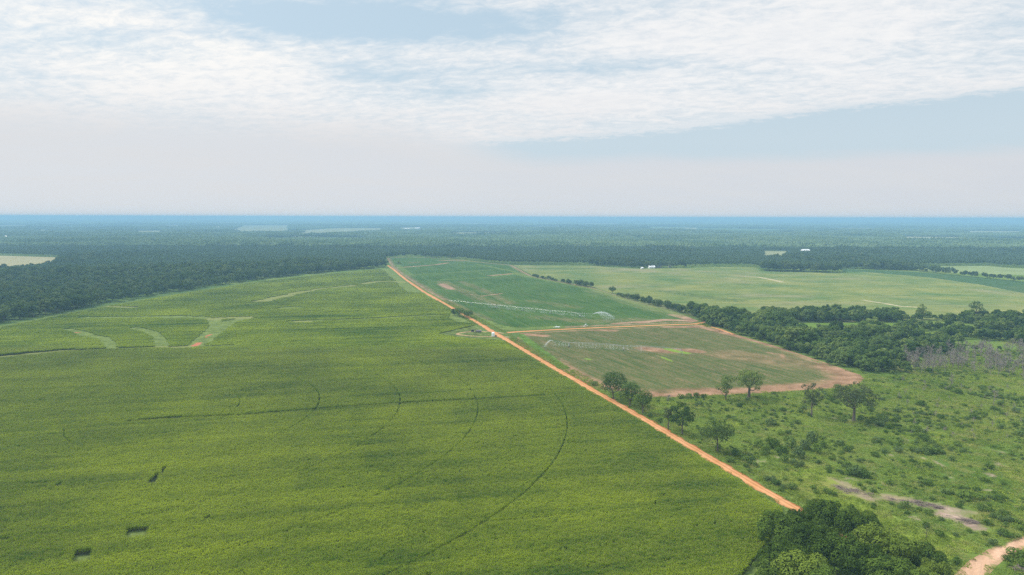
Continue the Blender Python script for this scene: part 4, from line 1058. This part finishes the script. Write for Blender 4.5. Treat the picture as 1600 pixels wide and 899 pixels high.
def spray(name, loc, rz, pts_, size, label):
    n = len(pts_); r = np.random.default_rng(3)
    V0 = np.array([[0, 0, 1], [.94, 0, -.33], [-.47, .82, -.33], [-.47, -.82, -.33]]) * .6
    s_ = size * r.uniform(.5, 1.4, n)
    V = (pts_[:, None, :] + V0[None] * s_[:, None, None]).reshape(-1, 3)
    F = np.array([[0, 1, 2], [0, 2, 3], [0, 3, 1], [1, 3, 2]])
    F = (np.arange(n)[:, None, None] * 4 + F).reshape(-1, 3)
    o = MB().add(V, F).build(name, drop_m, loc=(*loc, 0)); o.rotation_euler.z = rz
    return tag(o, label, 'water spray', kind='stuff')

def curtain(r, L, n, x0=0., top=3.2, spread=2.6):
    """drops falling from the sprinklers on the drop pipes"""
    xs_ = r.uniform(x0, L, n); f = r.random(n) ** .8
    a = r.uniform(0, 6.28, n); rr = spread * np.sqrt(f) * r.uniform(.3, 1, n)
    xs_ = np.where(r.random(n) < .6, np.round(xs_ / 2.9) * 2.9, xs_)
    gx = .55 + .45 * np.sin(xs_ * .37) * np.sin(xs_ * .11 + 1)
    k = r.random(n) < gx
    p_ = np.column_stack([xs_ + rr * np.cos(a) * .5, rr * np.sin(a), top * (1 - f) + .1])
    return p_[k]
def jet(r, n, L, hmax, ang0, ang1, x0):
    """the big gun at the end throwing an arc of water"""
    f = r.random(n) ** .8; a = r.uniform(ang0, ang1, n)
    d = L * f; z = 4.4 + (hmax * 4 * f * (1 - f)) - 4.3 * f * f
    sp_ = .12 + .9 * f * f
    return np.column_stack([x0 + d * np.cos(a), d * np.sin(a), np.maximum(.05, z)]) + r.normal(0, 1, (n, 3)) * sp_[:, None] * [1, 1, .7]

r = np.random.default_rng(11)
cB, eB = G(1064, 553), G(864, 541)
_, rzB, LB = pivot(cB, eB, 2, 14, 'pivot irrigator of two spans spraying the brown field')
PB = np.vstack([curtain(r, LB, 17000, 30, 4.4), jet(r, 2500, 9, 1.3, rad(46), rad(58), LB)])
spray('water_spray', cB, rzB, PB, .08, 'white curtain of sprinkler water over the brown field')
cA, eA = G(700, 474), G(926, 497.5)
_, rzA, LA = pivot(cA, eA, 5, 16, 'long pivot irrigator of five spans spraying the upper field')
PA = np.vstack([curtain(r, LA, 26000, 60, 3.0, 2.2), jet(r, 17000, 24, 3.2, rad(-30), rad(60), LA)])
spray('water_spray', cA, rzA, PA, .09, 'long line of sprinkler water ending in a wide fan over the upper field')

# white tank by the junction
white = plain('white_plastic', (.80, .84, .86), .5, var=.03)
dark = plain('dark_paint', (.035, .035, .04), .6)
greyp = plain('grey_purple_paint', (.20, .17, .19), .6)
b = G(770.6, 526.8); e = empty('storage_tank', (*b, 0), 0, 'upright white storage tank on legs at the road junction', 'tank')
mb = MB(); an = [(0, 1.28, .55), (0, 1.4, .8), (0, 1.4, 3.7), (0, 1.25, 4.15), (0, .55, 4.5)]
mb.tube([[0, 0, z] for _, _, z in an], [r_ for _, r_, _ in an], 20)
for z in (1.4, 2.1, 2.8, 3.4): mb.tube([[0, 0, z - .04], [0, 0, z + .04]], 1.44, 20)
mb.build('tank_body', white, e, smooth=False)
MB().tube([[0, 0, 4.48], [0, 0, 4.68]], .32, 12).build('lid', dark, e)
for i in range(4):
    a = i * math.pi / 2 + .78; MB().tube([[math.cos(a) * 1.0, math.sin(a) * 1.0, 0], [math.cos(a) * 1.0, math.sin(a) * 1.0, .6]], .09, 6).build('leg', greyp, e)
MB().tube([[1.3, 0, .8], [1.9, 0, .8], [1.9, 0, .1]], .06, 6).build('outlet_pipe', dark, e)
b = G(774.6, 526.4); e = empty('pump_unit', (*b, 0), 0, 'small dark pump unit standing against the white tank', 'pump')
mb = MB().box((0, 0, .95), (1.1, 1.3, 1.1)); mb.build('housing', dark, e)
MB().box((0, 0, .2), (1.4, 1.6, .4)).build('skid', greyp, e)
MB().tube([[.3, .2, 1.5], [.3, .2, 2.1], [.45, .2, 2.2]], .06, 6).build('exhaust', galv, e)

# dark engine unit and grey trailer in the turnout
def wheel(root, x, y, rad_, w_):
    mb = MB().tube([[x, y - w_ / 2, rad_], [x, y + w_ / 2, rad_]], rad_, 14); o = mb.build('wheel', tyre, root)
    MB().tube([[x, y - w_ / 2 - .02, rad_], [x, y + w_ / 2 + .02, rad_]], rad_ * .5, 10).build('rim', galv, o)
b = G(738.3, 518.6); e = empty('engine_unit', (*b, 0), .05, 'black covered irrigation engine at the end of the turnout', 'engine')
MB().box((0, 0, 1.25), (2.9, 1.7, 1.2)).build('cover', dark, e)
MB().box((0, 0, 1.95), (3.2, 2.0, .12)).build('canopy', dark, e)
MB().box((0, 0, .5), (3.3, 1.5, .2)).build('chassis', greyp, e)
MB().tube([[.9, .3, 2.0], [.9, .3, 2.7]], .07, 6).build('exhaust', galv, e)
for s in (-1, 1): wheel(e, 0, s * .85, .42, .25)
b = G(747.5, 519.6); e = empty('farm_trailer', (*b, 0), -.05, 'long grey farm trailer parked beside the black engine unit', 'trailer')
mb = MB()
prof = np.array([[-3.0, .9], [-2.3, 2.1], [3.0, 2.1], [3.0, .9]])
Vf = np.array([[x, y_, z] for y_ in (-1.15, 1.15) for x, z in prof])
mb.add(Vf, [[0, 1, 2, 3], [7, 6, 5, 4], [0, 4, 5, 1], [1, 5, 6, 2], [2, 6, 7, 3], [3, 7, 4, 0]])
for x in (-1.5, -.2, 1.1, 2.4): mb.box((x, 0, 1.5), (.12, 2.42, 1.22))
mb.build('body', greyp, e)
MB().box((-3.8, 0, .75), (2.0, .15, .15)).build('drawbar', galv, e)
MB().box((0, 0, .8), (6.0, 1.2, .16)).build('chassis', dark, e)
for x in (-.6, .8):
    for s in (-1, 1): wheel(e, x, s * 1.0, .5, .3)

# white pipe fittings by the cross track
for px, py, seed, lab in ((871, 511.8, 1, 'heap of white pipes and fittings close to the dirt cross track'), (915, 510.2, 2, 'open jumble of white pipes on stands farther along the cross track')):
    r = np.random.default_rng(seed); b = G(px, py); e = empty('pipe_heap', (*b, 0), 0, lab, 'pipes')
    if seed == 1:
        mb = MB()
        for i in range(9): mb.tube([[-2.2 + .2 * r.random(), (i % 5) * .4 - .8, .2 + (i // 5) * .38], [2.4, (i % 5) * .4 - .8 + r.normal(0, .1), .2 + (i // 5) * .38]], .2, 8)
        mb.build('stacked_pipe', white, e)
        MB().tube([[-1.3, 0, .3], [-1.3, 0, 2.3], [-.9, 0, 2.5]], .14, 8).build('riser', white, e)
        MB().tube([[-2.4, .2, .5], [-3.2, .6, .15], [-4.4, .8, .12]], .17, 8).build('loose_pipe', white, e)
    else:
        for x, y_, h_ in ((-2.4, 0, 1.5), (-1.2, .8, 2.2), (.3, 0, 2.4), (1.6, .5, 1.6), (2.6, -.3, 1.0)):
            MB().tube([[x, y_, 0], [x, y_, h_]], .07, 6).build('stand', galv, e)
        MB().tube([[-2.4, 0, 1.4], [-1.2, .8, 1.1], [.3, 0, 1.3], [1.6, .5, .9], [2.6, -.3, .8]], .12, 8).build('bent_pipe', white, e)
        MB().box((.2, 0, 2.1), (1.1, .8, .7), .3).build('white_box', white, e)
        MB().tube([[-2.6, -.6, .25], [-.4, -.8, .25]], .22, 8).build('loose_pipe', white, e)

# ------------------------------------------------------------------ farm buildings
roof_m = plain('grey_metal_roof', (.45, .43, .44), .5, .2, .06); wall_w = plain('white_siding', (.78, .78, .76), .7, var=.03)
wall_g = plain('weathered_boards', (.30, .25, .22), .8); roof_w = plain('white_metal_roof', (.82, .83, .84), .45, .1, .03); glass = plain('dark_glass', (.03, .035, .045), .15, var=.02)
def house(b, rz, w, d, hw, hr, wm, rmm, label, name='farm_house', cat='house', group=None, nwin=3, detail=True):
    e = empty(name, (*b, 0), rz, label, cat, group)
    V = [[-w / 2, -d / 2, 0], [w / 2, -d / 2, 0], [w / 2, d / 2, 0], [-w / 2, d / 2, 0], [-w / 2, -d / 2, hw], [w / 2, -d / 2, hw], [w / 2, d / 2, hw], [-w / 2, d / 2, hw], [-w / 2, 0, hw + hr - .05], [w / 2, 0, hw + hr - .05]]
    mb = MB().add(V, [[0, 1, 5, 4], [2, 3, 7, 6], [1, 2, 6, 5], [3, 0, 4, 7]]); mb.add(V, [[5, 6, 9], [7, 4, 8]])
    mb.build('wall', wm, e)
    r_ = MB()
    for s in (-1, 1):
        a = np.array([[-w / 2 - .5, s * (d / 2 + .5), hw - .5 * hr / (d / 2)], [w / 2 + .5, s * (d / 2 + .5), hw - .5 * hr / (d / 2)], [w / 2 + .5, 0, hw + hr], [-w / 2 - .5, 0, hw + hr]])
        VV = np.vstack([a, a + [0, 0, .18]])
        r_.add(VV, [[0, 1, 2, 3], [7, 6, 5, 4], [0, 4, 5, 1], [1, 5, 6, 2], [2, 6, 7, 3], [3, 7, 4, 0]])
    r_.build('roof', rmm, e)
    if detail:
        for i in range(nwin):
            x = (i + .5) / nwin * w - w / 2
            if i == nwin // 2: MB().box((x, -d / 2 - .03, 1.1), (1.2, .08, 2.2)).build('door', dark, e)
            else: MB().box((x, -d / 2 - .03, 1.6), (1.1, .08, 1.2)).build('window', glass, e)
    return e
house(G(1018, 419.5), .12, 13, 8, 3.4, 2.6, wall_w, roof_w, 'white farm house with white roof in front of the far trees')
house(G(1027, 418.6), .15, 15, 11, 4.6, 3.4, wall_g, roof_m, 'large grey barn with metal roof behind the white farm house', 'barn', 'barn')
house(G(1003, 420.4), .5, 5, 4, 2.4, 1.2, wall_w, roof_w, 'tiny white shed apart from the farm house by the pasture', 'shed', 'shed')
house(G(1046, 417.8), .0, 6, 5, 2.6, 1.4, wall_w, roof_m, 'small pale shed by the trees beyond the barn', 'shed', 'shed')
FAR = [(108, 358.0, 45, 16), (12, 371, 20, 12), (340, 356, 45, 18), (632, 347.2, 100, 30), (1258, 393, 24, 12), (1340, 360, 60, 20), (1325, 359.5, 50, 20), (1356, 360, 40, 16), (1536, 380.0, 22, 10), (1552, 380.6, 20, 10), (1566, 380.2, 22, 10), (1584, 380.5, 20, 10), (636, 358, 40, 14), (652, 357, 40, 14), (1195, 354, 70, 20)]
for i, (px, py, w_, d_) in enumerate(FAR):
    b = G(px, py, 9)
    house(b, rng.normal(0, .15), w_, d_, 11.5, 4.0, wall_w, roof_w, 'distant pale farm building among the hazy woods', 'farm_building', 'building', 'pale buildings far off in the woods', detail=False)

# ------------------------------------------------------------------ render settings
S.view_settings.view_transform = 'Standard'; S.view_settings.look = 'None'; S.view_settings.gamma = 1.0; S.view_settings.exposure = 0.0
S.view_settings.use_curve_mapping = False
S.render.engine = 'CYCLES'
cy = S.cycles
cy.max_bounces = 5; cy.diffuse_bounces = 3; cy.glossy_bounces = 1; cy.transmission_bounces = 3; cy.transparent_max_bounces = 4; cy.volume_bounces = 1
cy.caustics_reflective = False; cy.caustics_refractive = False
cy.use_denoising = False
try:
    cy.denoiser = 'OPENIMAGEDENOISE'
except Exception: pass
cy.use_adaptive_sampling = True; cy.adaptive_threshold = .01
S.render.use_persistent_data = False
